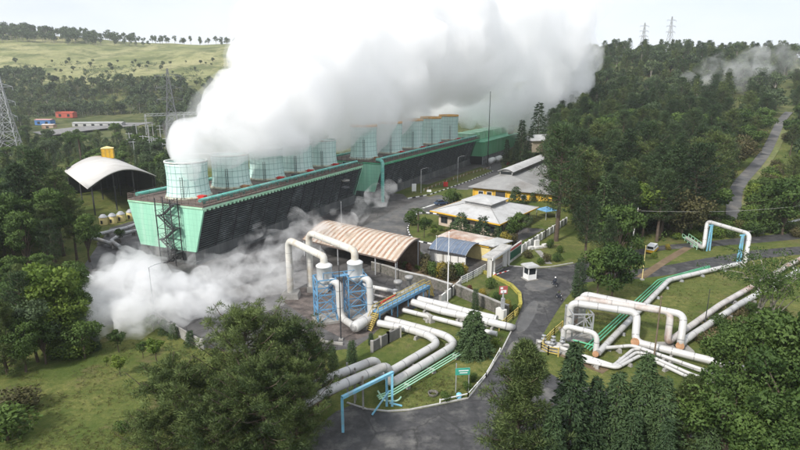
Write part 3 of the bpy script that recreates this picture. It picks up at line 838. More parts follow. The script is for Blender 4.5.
for t in (0.02, 0.34, 0.66, 0.98):
    lg = MB()
    for e in (-1, 1): p = A0 + (B0 - A0) * t + s * e; lg.bar(V(p.x, p.y, 0), p, 0.18)
    p = A0 + (B0 - A0) * t; lg.bar(V(p.x, p.y, 1.0) - s, V(p.x, p.y, 1.9) + s, 0.1)
    W(lg, 'leg', M['blue'], root)
W(dk, 'deck', M['blue'], root); W(yl, 'railing', M['yellow_rail'], root)

# the pipes round the lawn and over the road
top = 3.5
pipe('outer of two white pipes looping round the lawn, then crossing over the road', [P(386, 319, .9), P(422, 328.5, .9), P(447, 336, .9), P(456, 344.5, .9), P(389, 385, .9), P(389, 385, .9) + V(0, 0, top - .9), P(325, 392, top), P(250, 436, top)], 0.52, 'pipe', 1.6, supports=7)
pipe('inner of two white pipes looping round the lawn, then crossing over the road', [P(378, 323, .9), P(407, 328.5, .9), P(430, 336, .9), P(438, 343.5, .9), P(378, 379, .9), P(378, 379, .9) + V(0, 0, top - .9), P(322, 381, top), P(240, 428, top)], 0.52, 'pipe', 1.6, supports=7)
for i in range(3):
    o_ = i * 2.6
    pipe('thin pale green pipe running beside the looping white pipes', [P(480, 322 + o_, .5), P(466, 346 + o_, .5), P(393, 390 + o_, .5), P(377 + i, 396 + o_ * .6, .5)], 0.085, 'pale_green', .5, group='thin green pipes beside the lawn loop', name='green_pipe', supports=4 if i == 1 else 0)
for i in range(4):
    pipe('thin brown line slung beneath the white pipes over the road', [P(388 - i * 2.4, 364 + i * 1.0, 2.9), P(330 - i * 2, 396, 2.9), P(255, 440 + i, 2.9)], 0.06, ('wood', 'yellow_rail', 'rust_rail', 'yellow_rail')[i], .5, group='thin lines under the road crossing pipes', name='conduit')
# portal at the road crossing
a, b = P(343, 432), P(389.5, 406)
root = thing('pipe_gantry', 'pale blue steel portal beside the pipes crossing the road', 'gantry', (a.x, a.y, 0))
for q in (a, b):
    for e in (-.3, .3) if q is b else (0,):
        W(MB().bar(q + V(e, 0, 0), q + V(e, 0, 3.9), 0.26), 'post', M['sky_blue'], root)
W(MB().bar(a + V(0, 0, 3.95), b + V(0.4, 0.3, 3.95), 0.34, 0.3), 'beam', M['sky_blue'], root)
d = (b - a).normalized()
W(MB().bar(b + V(0, 0, 1.9), b - d * 2.6 + V(0, 0, .1), 0.14).bar(b + V(0, 0, 0.4), b + V(1.4, -.2, .15), .14), 'brace', M['sky_blue'], root)
pipe('pale green bent pipe at the foot of the blue portal', [P(378, 391, .5), P(384, 401, .5), P(398, 401, .5), P(401, 397, .5)], 0.1, 'pale_green', .5, name='green_pipe')

for lab, pts, r, m in (('upper white pipe running from the blue walkway bridge under the roadside bank', [P(418, 299, 1.5), P(441, 304.5, 1.2), P(470, 312.5, 1.1), P(497, 319, 1.1)], 0.55, 'pipe'),
                       ('broad white pipe running from the blue walkway bridge to the road edge', [P(412, 302, 1.3), P(441, 311, .9), P(478, 319, .9), P(510, 327, .9), P(513, 328, -.6)], 0.56, 'pipe'),
                       ('slim white pipe low beside the broad pipe by the retaining wall', [P(403, 310, .8), P(456, 323.5, .7), P(472, 328, .7), P(497, 334, .7)], 0.36, 'pipe'),
                       ('white pipe from the blue separator frames to the header drum', [P(362, 285, 1.3), P(390, 290.5, 1.3), P(404, 295, 1.3)], 0.36, 'pipe'),
                       ('grey white pipe low on the pad behind the separator frames', [P(366, 293, .6), P(384, 297, .6), P(392, 300, .6)], 0.2, 'pipe_rust')):
    pipe(lab, pts, r, m, 1.2, supports=6)
sb = MB()
for px in ((447, 309), (462, 321), (484, 325), (429, 321)):
    p = P(*px); sb = MB().box((p.x, p.y, 0.55), (0.9, 1.9, 1.1), rz=0.6, top=(.6, .9))
    tag(W(sb, 'pipe_sleeper', M['concrete']), 'grey concrete sleeper block under the white pipes by the retaining wall', 'support block', 'concrete sleepers by the retaining wall')

# ---- east pipe loops
g = 'white pipe loops beside the forecourt'
pipe('nearest tall white pipe loop, its low end running off toward the round tree', [P(568.5, 333), P(568.5, 333, 0) + V(0, 0, 4.7), P(634, 342) + V(0, 0, 4.4), P(635, 342, .95), P(712, 361, .95), P(760, 374, .95)], 0.5, 'pipe', 1.05, supports=8,
     flanges=[(P(635, 342, .62), P(635, 342, 1.2), 'orange')])
pipe('rust stained tall pipe loop ending in a brown leg', [P(574, 328), P(574, 328, 0) + V(0, 0, 4.7), P(667, 343) + V(0, 0, 4.6), P(667, 343, .9), P(720, 305, .9), P(800, 259, 0.9), P(850, 230, .9)], 0.45, 'pipe_rust', 1.05, supports=8, sup_m='pipe_grey')
pipe('farthest tall white pipe loop behind the rust stained one', [P(580, 324), P(580, 324, 0) + V(0, 0, 4.8), P(680, 346) + V(0, 0, 4.6), P(680, 346, .9), P(684, 340.5, .9), P(740, 304, .9), P(800, 270, .9), P(850, 243, .9)], 0.48, 'pipe', 1.05, supports=8,
     flanges=[(P(680, 346, .5), P(680, 346, 1.0), 'orange')])
pipe('small low white pipe loop over the valve skid', [P(562.5, 346.5), P(562.5, 346.5, 0) + V(0, 0, 3.1), P(595.5, 354) + V(0, 0, 2.9), P(595.5, 354, .3)], 0.36, 'pipe', 1.0,
     flanges=[(P(595.5, 354, .25), P(595.5, 354, .75), 'orange')])
e_ = pipe('long white pipe crossing the lawn diagonally to the far blue legged arch', [P(598, 353, .7), P(669, 280, .7), P(711, 270, .7), P(735, 264.5, .7), P(745, 263, .7), P(745, 263, 0) + V(0, 0, 6.1), P(703.5, 248.5) + V(0, 0, 6.2), P(703.5, 248.5, .9), P(687, 238, .9)], 0.42, 'pipe', 1.1, supports=6, sup_m='steel')
for i in range(3):
    pipe('thin green pipe lying beside the diagonal white pipe', [P(590 - i * 2.6, 350 - i * 1.5, .45), P(663 - i * 2.6, 281.5 - i * .8, .45), P(711 - i, 267.5 - i * .9, .45)], 0.1, 'green', .8, group='thin green pipes beside the diagonal pipe', name='green_pipe')
k = 0
for (p1, p2, p3, p4, m) in (((613, 366), (633, 349.5), (641, 349), (704, 372), 'pipe'), ((615, 367), (636, 352.5), (643, 353), (692, 374.5), 'pipe'), ((617, 368), (639, 356), (645, 356.5), (690, 378), 'pipe')):
    pipe(('topmost', 'middle', 'lowest')[k] + ' of three slim white pipes kinking up then running to the treeline', [P(577 + k, 356 + k * 2, .5), P(*p1, .5), P(*p2, .5), P(*p3, .5), P(*p4, .5), P(p4[0] + 60, p4[1] + 20, .5)], 0.22, m, .6, name='slim_pipe', supports=7); k += 1
pipe('slim white branch pipe from the diagonal pipe to the slim pipes', [P(604, 348, .7), P(633, 345.5, .7), P(700, 369, .7), P(760, 387, .7)], 0.25, 'pipe', .8, name='slim_pipe', supports=7)
pipe('grey pipe stub along the ground left of the slim pipes', [P(556, 346, .5), P(580, 355, .5), P(612, 365.5, .5)], 0.3, 'pipe', .6, name='slim_pipe', supports=6)
pipe('green low pipe joining the skid to the diagonal pipe', [P(573, 340, .5), P(588, 344, .5), P(597, 346.5, .5)], 0.11, 'green', .4, name='green_pipe')
# lattice stand carrying the loops' near ends
c0 = P(577, 335)
root = thing('pipe_stand', 'grey steel lattice stand under the bends of the tall pipe loops', 'steel stand', tuple(c0))
fr = MB()
q = [(-1.3, -1.6), (1.5, -1.6), (1.5, 1.8), (-1.3, 1.8)]
for x, y in q: fr.bar((c0.x + x, c0.y + y, 0), (c0.x + x, c0.y + y, 3.9), 0.18)
for i in range(4):
    (x0, y0), (x1, y1) = q[i], q[(i + 1) % 4]
    for z in (1.9, 3.85): fr.bar((c0.x + x0, c0.y + y0, z), (c0.x + x1, c0.y + y1, z), 0.15)
    for z0, z1 in ((.1, 1.9), (1.9, 3.85)): fr.bar((c0.x + x0, c0.y + y0, z0), (c0.x + x1, c0.y + y1, z1), 0.1)
W(fr, 'frame', M['steel'], root)
W(MB().box((c0.x, c0.y, 0.12), (4.2, 4.6, 0.24)), 'plinth', M['concrete'], root)
# valve skid
c0 = P(553, 348)
root = thing('valve_skid', 'low grey skid of small valves and pipes behind the yellow roadside railing', 'valve skid', tuple(c0))
W(MB().box((c0.x, c0.y, 0.12), (4.6, 3.2, 0.24), rz=-.3), 'plinth', M['concrete'], root)
for i, (x, y) in enumerate(((-1.2, .6), (0, .2), (1.1, -.2), (-.4, -.8))):
    W(MB().tube([(c0.x + x - .9, c0.y + y, .65), (c0.x + x + .9, c0.y + y - .3, .65)], .2, 10), 'pipe', M['pipe'], root)
    W(MB().lathe([(.24, 0), (.24, .4), (.36, .4), (.36, .5), (.08, .5), (.08, .9), (.3, .9), (.3, .97), (.02, .97)], (c0.x + x, c0.y + y - .1, .7), 12), 'valve', M['steel'], root)
for px, lab in (((667, 347), 'concrete pad under the brown leg of the pipe loop'), ((683, 350), 'concrete pad under the far end of the tall white loop')):
    p = P(*px); tag(W(MB().box((p.x, p.y, .17), (2.2, 2.0, .34), top=(.9, .9)), 'foundation_pad', M['concrete']), lab, 'foundation')
# legs of the far arch
root = thing('pipe_trestle', 'pale blue trestle legs holding up the far white pipe arch', 'trestle', tuple(P(722, 256)))
for px, hh in (((708, 251), 5.7), ((738.5, 262.5), 5.7)):
    p = P(*px)
    W(MB().bar(p + V(-.35, 0, 0), p + V(-.1, 0, hh), .26).bar(p + V(.5, .3, 0), p + V(.25, .2, hh), .26).bar(p + V(-.3, 0, 2.2), p + V(.4, .2, 2.2), .16).bar(p + V(-.5, 0, hh), p + V(.6, .3, hh), .26), 'leg', M['sky_blue'], root)
p0, p1 = P(685, 239), P(700, 250)
root = thing('pipe_platform', 'small green railed platform beside the foot of the far pipe arch', 'platform', tuple(p0))
fr = MB()
d = (p1 - p0); s = V(d.y, -d.x).normalized() * .7
for e in (-1, 1):
    for z in (.5, 1.3): fr.bar(p0 + s * e + V(0, 0, z), p1 + s * e + V(0, 0, z), .1)
    for i in range(6): q = p0 + d * i / 5 + s * e; fr.bar(q, q + V(0, 0, 1.3), .1)
W(fr, 'railing', M['pale_green'], root)
W(MB().bar(p0 + V(0, 0, .5), p1 + V(0, 0, .5), 1.3, .08), 'deck', M['pale_green'], root)
# pipe far in the bushes to the east, pipes beside the first tower
pipe('white pipe showing among bushes beyond the upper road at the forest edge', [P(748, 232, 1.2), P(775, 226, 1.2), P(830, 212, 1.2)], 0.3, 'pipe', 1.0, supports=6)
for i in range(2):
    pipe(('outer', 'inner')[i] + ' grey pipe bending round the silos beside the cooling tower', [P(146, 221 + i * 7, 1.0), P(120 - i * 4 + 6, 228 + i * 6, 1.0), P(89 + i * 22, 236.5 + i * 4.5, 1.0), P(112 + i * 8, 244 + i * 3, 1.0)], 0.45, 'pipe_grey', 1.0, supports=6)
# ================================================================ BUILDINGS
def quad_roof(corners, z0, apex, z1, m_idx=0):
    """hip roof: four eave corners at z0 rising to a smaller quad"""
    mb = MB()
    vs = [(*c, z0) for c in corners] + [(*c, z1) for c in apex] + [(*c, z0 - .18) for c in corners]
    mb.add(vs, [(4, 5, 6, 7), (0, 1, 5, 4), (1, 2, 6, 5), (2, 3, 7, 6), (3, 0, 4, 7), (8, 9, 1, 0), (9, 10, 2, 1), (10, 11, 3, 2), (11, 8, 0, 3), (11, 10, 9, 8)])
    return mb
def lerp2(a, b, t): return (a[0] + (b[0] - a[0]) * t, a[1] + (b[1] - a[1]) * t)
def inset(c, k):
    m = (sum(p[0] for p in c) / 4, sum(p[1] for p in c) / 4)
    return [lerp2(m, p, k) for p in c]
def windows_on(a, b, z0, z1, n_, w, root, m='glass', out=0.03, fm='white'):
    """row of n framed windows on the wall from a to b"""
    a, b = Vector((*a, 0)), Vector((*b, 0))
    d = (b - a).normalized(); nrm = Vector((d.y, -d.x, 0))
    for i in range(n_):
        c = a + (b - a) * (i + .5) / n_ + nrm * out
        f = MB()
        for x in (-w / 2, w / 2): f.bar(c + d * x + V(0, 0, z0), c + d * x + V(0, 0, z1), .12)
        for z in (z0, z1): f.bar(c - d * w / 2 + V(0, 0, z), c + d * w / 2 + V(0, 0, z), .12)
        f.bar(c + V(0, 0, z0), c + V(0, 0, z1), .08)
        fo = W(f, 'window', M[fm], root)
        g_ = MB().bar(c - d * w / 2 - nrm * .02 + V(0, 0, (z0 + z1) / 2), c + d * w / 2 - nrm * .02 + V(0, 0, (z0 + z1) / 2), .03, z1 - z0).build('pane', M[m], fo)
# --- white roofed office
L_, F_, R_ = P2(430, 211, 3.8), P2(500, 225, 3.8), P2(539, 207.5, 3.8)
B_ = (L_[0] + R_[0] - F_[0], L_[1] + R_[1] - F_[1])
root = thing('office_building', 'low office with broad white hipped roof and raised lantern', 'office building', (F_[0], F_[1], 0))
cs = [L_, F_, R_, B_]
ws = inset(cs, .84)
W(MB().prism(ws, 0, 3.6), 'wall', mat('pale_salmon_render', (.50, .41, .33), .85, .15, .8), root)
ap = inset(cs, .40)
rf = W(quad_roof(cs, 3.9, ap, 5.5), 'roof', M['roof_white'], root)
fa = MB()
for i in range(4):
    a, b = Vector((*cs[i], 3.78)), Vector((*cs[(i + 1) % 4], 3.78))
    fa.bar(a, b, .12, .32)
W(fa, 'fascia', M['yellow'], root)
lw = MB().prism(inset(cs, .37), 5.3, 6.5); lwo = lw.build('lantern', M['roof_grey'], rf)
la = MB()
lc = inset(cs, .385)
for i in range(4):
    for z in np.arange(5.7, 6.5, .22): la.bar((*lc[i], z), (*lc[(i + 1) % 4], z), .05)
la.build('lantern_louvre', M['white'], rf)
quad_roof(inset(cs, .44), 6.55, inset(cs, .05), 7.2).build('lantern_roof', M['roof_white'], rf)
sm = MB()
for i in range(4): sm.bar((*cs[i], 3.93), (*ap[i], 5.53), .16)
sm.build('hip_cap', M['roof_grey'], rf)
windows_on(ws[0], ws[1], .9, 2.5, 5, 2.0, root, fm='steel_dark')
windows_on(ws[1], ws[2], .9, 2.5, 5, 2.0, root, fm='steel_dark')
# --- yellow workshop with ridge ventilator
o_ = P(473, 199); ang = -R(29)
root = thing('workshop_building', 'yellow walled workshop under a grey roof with curved ridge ventilator', 'workshop', tuple(o_), ang)
BW, BD = 25, 56
MB().box((BW / 2, BD / 2, 2.1), (BW, BD, 4.2)).build('wall', M['yellow_wall'], root)
gb = MB()
ex = 1.3; rx = 8.0; zr = 7.6; ze = 4.1
vs = [(-ex, -ex, ze), (BW + ex, -ex, ze), (BW + ex, BD + ex, ze), (-ex, BD + ex, ze), (rx, 9, zr), (rx, BD - 5, zr)]
gb.add(vs + [(x, y, z - .2) for x, y, z in vs[:4]], [(0, 1, 4), (1, 2, 5, 4), (2, 3, 5), (3, 0, 4, 5), (6, 7, 1, 0), (7, 8, 2, 1), (8, 9, 3, 2), (9, 6, 0, 3), (9, 8, 7, 6)])
rf = gb.build('roof', M['roof_grey'], root)
vt = MB()
n_ = 10
for k in range(2): pass
pr = [(-2.0, 0)] + [(-2.3 + 4.6 * i / n_, 1.15 + .75 * math.sin(math.pi * i / n_)) for i in range(n_ + 1)] + [(2.0, 0)]
y0, y1 = 8.0, BD - 1
vs = [(rx + x, y0, zr - .4 + z) for x, z in pr] + [(rx + x, y1, zr - .4 + z) for x, z in pr]
m_ = len(pr)
vt.add(vs, [tuple(range(m_ - 1, -1, -1)), tuple(range(m_, 2 * m_))] + [(i, i + 1, m_ + i + 1, m_ + i) for i in range(m_ - 1)])
v_o = vt.build('ventilator', M['roof_grey'], rf)
hd = MB()
pr2 = [(-2.7 + 5.4 * i / n_, 1.3 + .85 * math.sin(math.pi * i / n_)) for i in range(n_ + 1)]
vs = []
for y in (y0 - .6, y1): vs += [(rx + x, y, zr - .4 + z) for x, z in pr2] + [(rx + x * .97, y, zr - .52 + z) for x, z in pr2]
a = n_ + 1
fs = []
for i in range(n_): fs += [(i, i + 1, 2 * a + i + 1, 2 * a + i), (a + i + 1, a + i, 3 * a + i, 3 * a + i + 1), (i + 1, i, a + i, a + i + 1), (2 * a + i, 2 * a + i + 1, 3 * a + i + 1, 3 * a + i)]
fs += [(0, 2 * a, 3 * a, a), (n_, a + n_, 3 * a + n_, 2 * a + n_)]
hd.add(vs, fs); hd.build('ventilator_hood', M['roof_white'], rf)
MB().box((rx, y0 - .03, zr + .35), (3.6, .06, .9)).build('ventilator_mouth', M['dark'], rf)
dr = MB().box((9.0, -.06, 1.6), (4.2, .14, 3.2)); dr.build('door', M['steel_dark'], root)
for i, x in enumerate((2.6, 5.4, 13.2, 16.5)):
    f = MB().box((x, -.05, 2.2), (1.7, .12, 1.3)).build('window', M['white'], root)
    MB().box((x, -.12, 2.2), (1.5, .06, 1.1)).build('pane', M['glass'], f)
for x in np.arange(0, BW, 3.6): MB().box((x + .1, -.12, 2.0), (.35, .26, 4.0)).build('pilaster', M['yellow_wall'], root)
MB().box((BW / 2, -.1, 3.75), (BW, .2, .3)).build('lintel_band', M['rust_rail'], root)
# --- guardhouse at the gate: flat rusty roof, blue vaulted porch
a, b, c, d = P2(437, 236.5, 3.2), P2(492, 247.5, 3.2), P2(511, 241.5, 3.2), P2(452, 229.5, 3.2)
root = thing('guardhouse', 'low gatehouse with patchy rusty flat roof', 'guardhouse', (*a, 0))
cs = [a, b, c, d]
W(MB().prism(inset(cs, .92), 0, 3.1), 'wall', M['cream'], root)
W(quad_roof(cs, 3.3, inset(cs, .5), 3.75), 'roof', M['roof_rust'], root)
W(MB().bar((*lerp2(a, b, .05), 3.15), (*lerp2(a, b, .95), 3.15), .2, .3), 'fascia', M['yellow'], root)
pe = [P2(476, 244.6, 3.3), P2(494, 248, 3.3), P2(513, 242, 3.3), P2(497, 238.7, 3.3)]
W(quad_roof(pe, 3.62, inset(pe, .1), 4.2), 'end_roof', M['roof_white'], root)
fA, fB = Vector(P(429, 248.5, 2.6)), Vector(P(466, 255.5, 2.6))     # front edge of the porch
dp = Vector(P(483, 245.5, 2.6)) - fB
root = thing('vaulted_porch', 'blue grey barrel vaulted carport in front of the gatehouse', 'carport', (fA.x, fA.y, 0))
vt = MB(); n_ = 12; vs = []
for e in (fA, fB):
    for off in (0, -.14):
        for i in range(n_ + 1):
            t = i / n_
            p = e + dp * t; vs.append((p.x, p.y, 2.6 + 1.35 * math.sin(math.pi * t) ** .8 + off))
a = n_ + 1; fs = []
for i in range(n_): fs += [(i, 2 * a + i, 2 * a + i + 1, i + 1), (a + i, a + i + 1, 3 * a + i + 1, 3 * a + i), (i, i + 1, a + i + 1, a + i), (2 * a + i + 1, 2 * a + i, 3 * a + i, 3 * a + i + 1)]
vt.add(vs, fs, smooth=False)
W(vt, 'roof', M['vault_blue'], root)
for k in range(9):
    rb = MB()
    e = fA + (fB - fA) * k / 8
    for i in range(n_):
        q = []
        for t in (i / n_, (i + 1) / n_): p = e + dp * t; q.append((p.x, p.y, 2.63 + 1.35 * math.sin(math.pi * t) ** .8))
        rb.bar(q[0], q[1], .07)
    W(rb, 'roof_seam', M['steel'], root)
for t in (0.02, .5, .98):
    for k in (0, 1):
        p = fA + (fB - fA) * t + dp * k
        W(MB().bar((p.x, p.y, 0), (p.x, p.y, 2.65), .16), 'post', M['steel'], root)
g0, g1 = fA + dp * -.06, fB + dp * -.06
W(MB().bar((g0.x, g0.y, 2.55), (g1.x, g1.y, 2.55), .2, .3), 'beam', M['steel_dark'], root)
root = thing('panel_wall', 'white panelled screen wall under the front edge of the blue vault', 'screen wall', (fA.x, fA.y, 0))
w0, w1 = P(429, 260), P(466, 269)
for i in range(5):
    p, q = w0 + (w1 - w0) * i / 5, w0 + (w1 - w0) * (i + .92) / 5
    W(MB().bar(p + V(0, 0, 1.15), q + V(0, 0, 1.15), .1, 2.1), 'panel', M['white_wall'], root)
W(MB().bar(w0 + V(0, 0, 2.28), w1 + V(0, 0, 2.28), .18, .14), 'cap_rail', M['steel'], root)
# --- gate portal and sign wall
p0, p1 = P(489, 277.5), P(504.6, 266)
root = thing('gate_portal', 'white gateway with two posts and a flat canopy at the plant entrance', 'gateway', (p0.x, p0.y, 0))
for p in (p0, p1):
    W(MB().box((p.x, p.y, 1.9), (.75, .75, 3.8)).box((p.x + .9, p.y + .5, 1.9), (.35, .35, 3.8)), 'post', M['white_wall'], root)
d = (p1 - p0)
W(MB().bar(p0 - d * .12 + V(0, .5, 3.95), p1 + d * .12 + V(0, .5, 3.95), 2.2, .3), 'canopy', M['kerb'], root)
W(MB().bar(p0 - d * .1 + V(.75, -.4, 3.8), p1 + d * .1 + V(.75, -.4, 3.8), .14, .4), 'fascia', M['white'], root)
gt = MB()
g0, g1 = p0 + d * .08 + V(.6, .6), p0 + d * .45 + V(1.6, 1.6)
for z in (.2, .8, 1.5): gt.bar(g0 + V(0, 0, z), g1 + V(0, 0, z), .07)
for i in range(10): q = g0 + (g1 - g0) * i / 9; gt.bar(q + V(0, 0, .1), q + V(0, 0, 1.6), .05)
W(gt, 'gate', M['steel'], root)
root = thing('boom_barrier', 'red and white barrier arm at the plant gateway', 'barrier', tuple(P(500, 271)))
ba = MB(); a, b = P(494, 275, 1.0), P(509, 270.5, 1.1)
for i in range(6): ba.bar(a + (b - a) * i / 6, a + (b - a) * (i + 1) / 6, .12, mi=i % 2)
W(ba, 'arm', [M['red'], M['white']], root); W(MB().box(tuple(P(494, 275, .5)), (.4, .4, 1.0)), 'base', M['white'], root)
s0, s1 = P(508, 264), P(520.5, 254.5)
root = thing('sign_wall', 'white framed wall holding a dark green name panel with a red strip beside the gateway', 'sign wall', (s0.x, s0.y, 0))
d = s1 - s0
W(MB().bar(s0 + V(0, 0, 1.55), s1 + V(0, 0, 1.55), .3, 3.1), 'wall', M['white_wall'], root)
nrm = V(d.y, -d.x).normalized()
W(MB().bar(s0 + d * .08 + nrm * .18 + V(0, 0, 1.45), s1 - d * .08 + nrm * .18 + V(0, 0, 1.45), .06, 1.6), 'sign_panel', mat('dark_green_panel', (.02, .10, .07), .5, .2), root)
W(MB().bar(s0 + d * .05 + nrm * .18 + V(0, 0, 2.72), s1 - d * .05 + nrm * .18 + V(0, 0, 2.72), .06, .3), 'red_strip', M['red'], root)
# --- kiosk
p = P(529.5, 279)
root = thing('guard_kiosk', 'small white guard kiosk with overhanging flat roof on the forecourt', 'kiosk', tuple(p), .35)
MB().box((0, 0, .08), (2.3, 2.3, .16)).build('base', M['concrete'], root)
MB().box((0, 0, .62), (1.7, 1.7, .95)).build('wall', M['white'], root)
MB().box((0, 0, 1.6), (1.5, 1.5, 1.05)).build('glazing', M['glass'], root)
for x in (-.8, .8):
    for y in (-.8, .8): MB().box((x, y, 1.35), (.14, .14, 2.4)).build('post', M['white'], root)
MB().box((0, 0, 2.62), (2.5, 2.5, .22)).box((0, 0, 2.8), (2.1, 2.1, .18)).build('roof', M['roof_white'], root)
# --- monument and path in the garden
p = P(537, 248)
root = thing('monument', 'small white stepped monument on the garden lawn', 'monument', tuple(p), .5)
MB().box((0, 0, .2), (2.4, 1.4, .4)).build('plinth', M['white_wall'], root)
MB().box((0, .2, 1.0), (1.2, .5, 1.6)).build('slab', M['white_wall'], root)
for x in (-2.1, 2.1): MB().box((x, -.2, .35), (1.3, .8, .7)).build('side_block', M['white_wall'], root)
strip('garden_path', [P(537.5, 250.5), P(542, 254), P(547, 259), P(549, 264)], 1.3, .05, M['concrete'])
# --- striped vault shed
root = thing('vaulted_shed', 'open shed with curved roof striped cream and rust', 'shed', tuple(P(396, 275)))
Rf = Vector((-0.7, 93.7, 0)); ax = Vector((-.79, .61, 0)); cr = Vector((.50, .866, 0)); LN, WD_ = 25.0, 9.2
n_ = 12
prof = [(WD_ * i / n_, 3.7 + 2.4 * math.sin(math.pi * .5 * min(1, i / n_ * 1.12)) - (0.25 * max(0, i / n_ - .8) / .2)) for i in range(n_ + 1)]
strp = MB(); ns = 20
for k in range(ns * 2):
    t0, t1 = (k // 2 + (.62 if k % 2 else 0)) / ns, (k // 2 + (1 if k % 2 else .62)) / ns
    lift = 0.05 if k % 2 else 0
    for i in range(n_):
        vs = []
        for t in (t0, t1):
            for (w, z) in (prof[i], prof[i + 1]):
                q = Rf + ax * (LN * t) + cr * w; vs.append((q.x, q.y, z + lift))
        strp.add(vs, [(0, 1, 3, 2)], mi=k % 2)
for i in range(n_):
    vs = []
    for t in (0, 1):
        for (w, z) in (prof[i], prof[i + 1]):
            q = Rf + ax * (LN * t) + cr * w; vs.append((q.x, q.y, z - .15))
    strp.add(vs, [(2, 3, 1, 0)], mi=0)
M['roof_cream'] = mat('cream_roof_sheet', (.50, .44, .375), .7, .2, .8, (.38, .28, .20), .42)
M['roof_brown'] = mat('rust_brown_roof_sheet', (.34, .21, .14), .75, .3, .8, (.44, .36, .28), .5)
W(strp, 'roof', [M['roof_cream'], M['roof_brown']], root)
tr = MB()
for t in (0, 1):
    for i in range(n_):
        q0 = Rf + ax * (LN * t) + cr * prof[i][0] + V(0, 0, prof[i][1]); q1 = Rf + ax * (LN * t) + cr * prof[i + 1][0] + V(0, 0, prof[i + 1][1])
        tr.bar(q0, q1, .22)
e0, e1 = Rf + V(0, 0, 3.6), Rf + ax * LN + V(0, 0, 3.6)
tr.bar(e0, e1, .25)
W(tr, 'edge_beam', M['rust_rail'], root)
for k in range(6):
    for w, z in ((0.2, 3.7), (WD_ - .3, 5.7)):
        q = Rf + ax * (LN * (k / 5 * .98 + .01)) + cr * w
        W(MB().bar((q.x, q.y, 0), (q.x, q.y, z), .2), 'post', M['steel'], root)
q0 = Rf + cr * WD_ ; q1 = q0 + ax * LN
W(MB().bar(q0 + V(0, 0, 2.6), q1 + V(0, 0, 2.6), .15, 5.1), 'back_wall', M['wood'], root)
# --- arched shed to the west with silos
A_, B_ = Vector((-85, 146, 0)), Vector((-76.5, 167, 0)); ax = Vector((-.62, .78, 0)) * 42
root = thing('arched_shed', 'large open sided shed with smooth off-white arched roof', 'shed', tuple(A_))
n_ = 18; vs = []; fs = []
for j in range(3):
    for off in (0, -.3):
        for i in range(n_ + 1):
            t = i / n_; p = A_ + (B_ - A_) * (t * 1.06 - .03) + ax * (j / 2)
            vs.append((p.x, p.y, 8.0 + 3.6 * math.sin(math.pi * t) + off))
a = n_ + 1
for j in range(2):
    o0, o1 = j * 2 * a, (j + 1) * 2 * a
    for i in range(n_): fs += [(o0 + i, o0 + i + 1, o1 + i + 1, o1 + i), (o0 + a + i + 1, o0 + a + i, o1 + a + i, o1 + a + i + 1)]
for o in (0, 4 * a):
    for i in range(n_): fs.append((o + i, o + a + i, o + a + i + 1, o + i + 1))
W(MB().add(vs, fs, smooth=True), 'roof', M['shed_white'], root)
for j in (0.01, .5, .99):
    tr = MB()
    for i in range(n_):
        q = []
        for t in (i / n_, (i + 1) / n_):
            p = A_ + (B_ - A_) * t + ax * j; q.append(V(p.x, p.y, 7.6 + 3.6 * math.sin(math.pi * t)))
        tr.bar(q[0], q[1], .22)
    W(tr, 'truss', M['steel_dark'], root)
for j in (.02, .5, .98):
    for t in (.03, .35, .65, .97):
        p = A_ + (B_ - A_) * t + ax * j
        W(MB().bar((p.x, p.y, 0), (p.x, p.y, 7.8 + 3.4 * math.sin(math.pi * t)), .3), 'post', M['steel_dark'], root)
p0, p1 = A_ + ax * .97, B_ + ax * .97
W(MB().bar(p0 + V(0, 0, 4.6), p1 + V(0, 0, 4.6), .2, 9.2), 'back_wall', M['steel_dark'], root)
W(MB().bar(B_ + V(0, 0, 4.0), B_ + ax + V(0, 0, 4.0), .2, 8.0), 'side_wall', M['steel_dark'], root)
silo_labs = ['cream silo with grey cone lid, nearest the camera of the shed row', 'cream silo with grey cone lid, second in the shed row', 'cream silo with grey cone lid, middle of the shed row', 'cream silo with grey cone lid, fourth in the shed row', 'cream silo with grey cone lid, beside the cooling tower end']
for i, px in enumerate(((104, 224.5), (113, 223.2), (121.5, 221.2), (131, 219), (140, 217))):
    p = P(*px)
    root = thing('silo', silo_labs[i], 'silo', tuple(p), 0, 'small silos under the arched shed')
    MB().lathe([(1.0, 0), (1.0, 2.0), (.95, 2.05)], (0, 0, 0), 18).build('drum', M['cream'], root)
    MB().lathe([(1.1, 1.98), (.5, 2.65), (.15, 2.75), (.01, 2.75)], (0, 0, 0), 18).build('lid', M['steel'], root)
    MB().box((0, -1.0, .8), (.5, .12, .9)).build('hatch', M['steel_dark'], root)
# --- yellow water tank
d_ = 190; p = Vector(((109 - 400) / 540 * d_, (d_ - 6) / .97, 0))
root = thing('water_tank', 'yellow ribbed water tank on a tall dark steel stand', 'water tank', tuple(p), .4)
MB().box((0, 0, 12.6), (3.7, 3.7, 3.4)).build('tank', M['yellow'], root)
lid = MB(); lid.add([(-2.0, -2.0, 14.3), (2.0, -2.0, 14.3), (2.0, 2.0, 14.3), (-2.0, 2.0, 14.3), (0, 0, 15.0)], [(3, 2, 1, 0), (0, 1, 4), (1, 2, 4), (2, 3, 4), (3, 0, 4)]); lid.build('lid', M['cream'], root)
rb = MB()
for x in (-1.85, -.62, .62, 1.85):
    for s_ in (-1.87, 1.87): rb.box((x, s_, 12.6), (.14, .1, 3.4)); rb.box((s_, x, 12.6), (.1, .14, 3.4))
rb.build('rib', M['yellow_rail'], root)
st = MB()
for x in (-1.5, 1.5):
    for y in (-1.5, 1.5): st.bar((x, y, 0), (x, y, 10.9), .2)
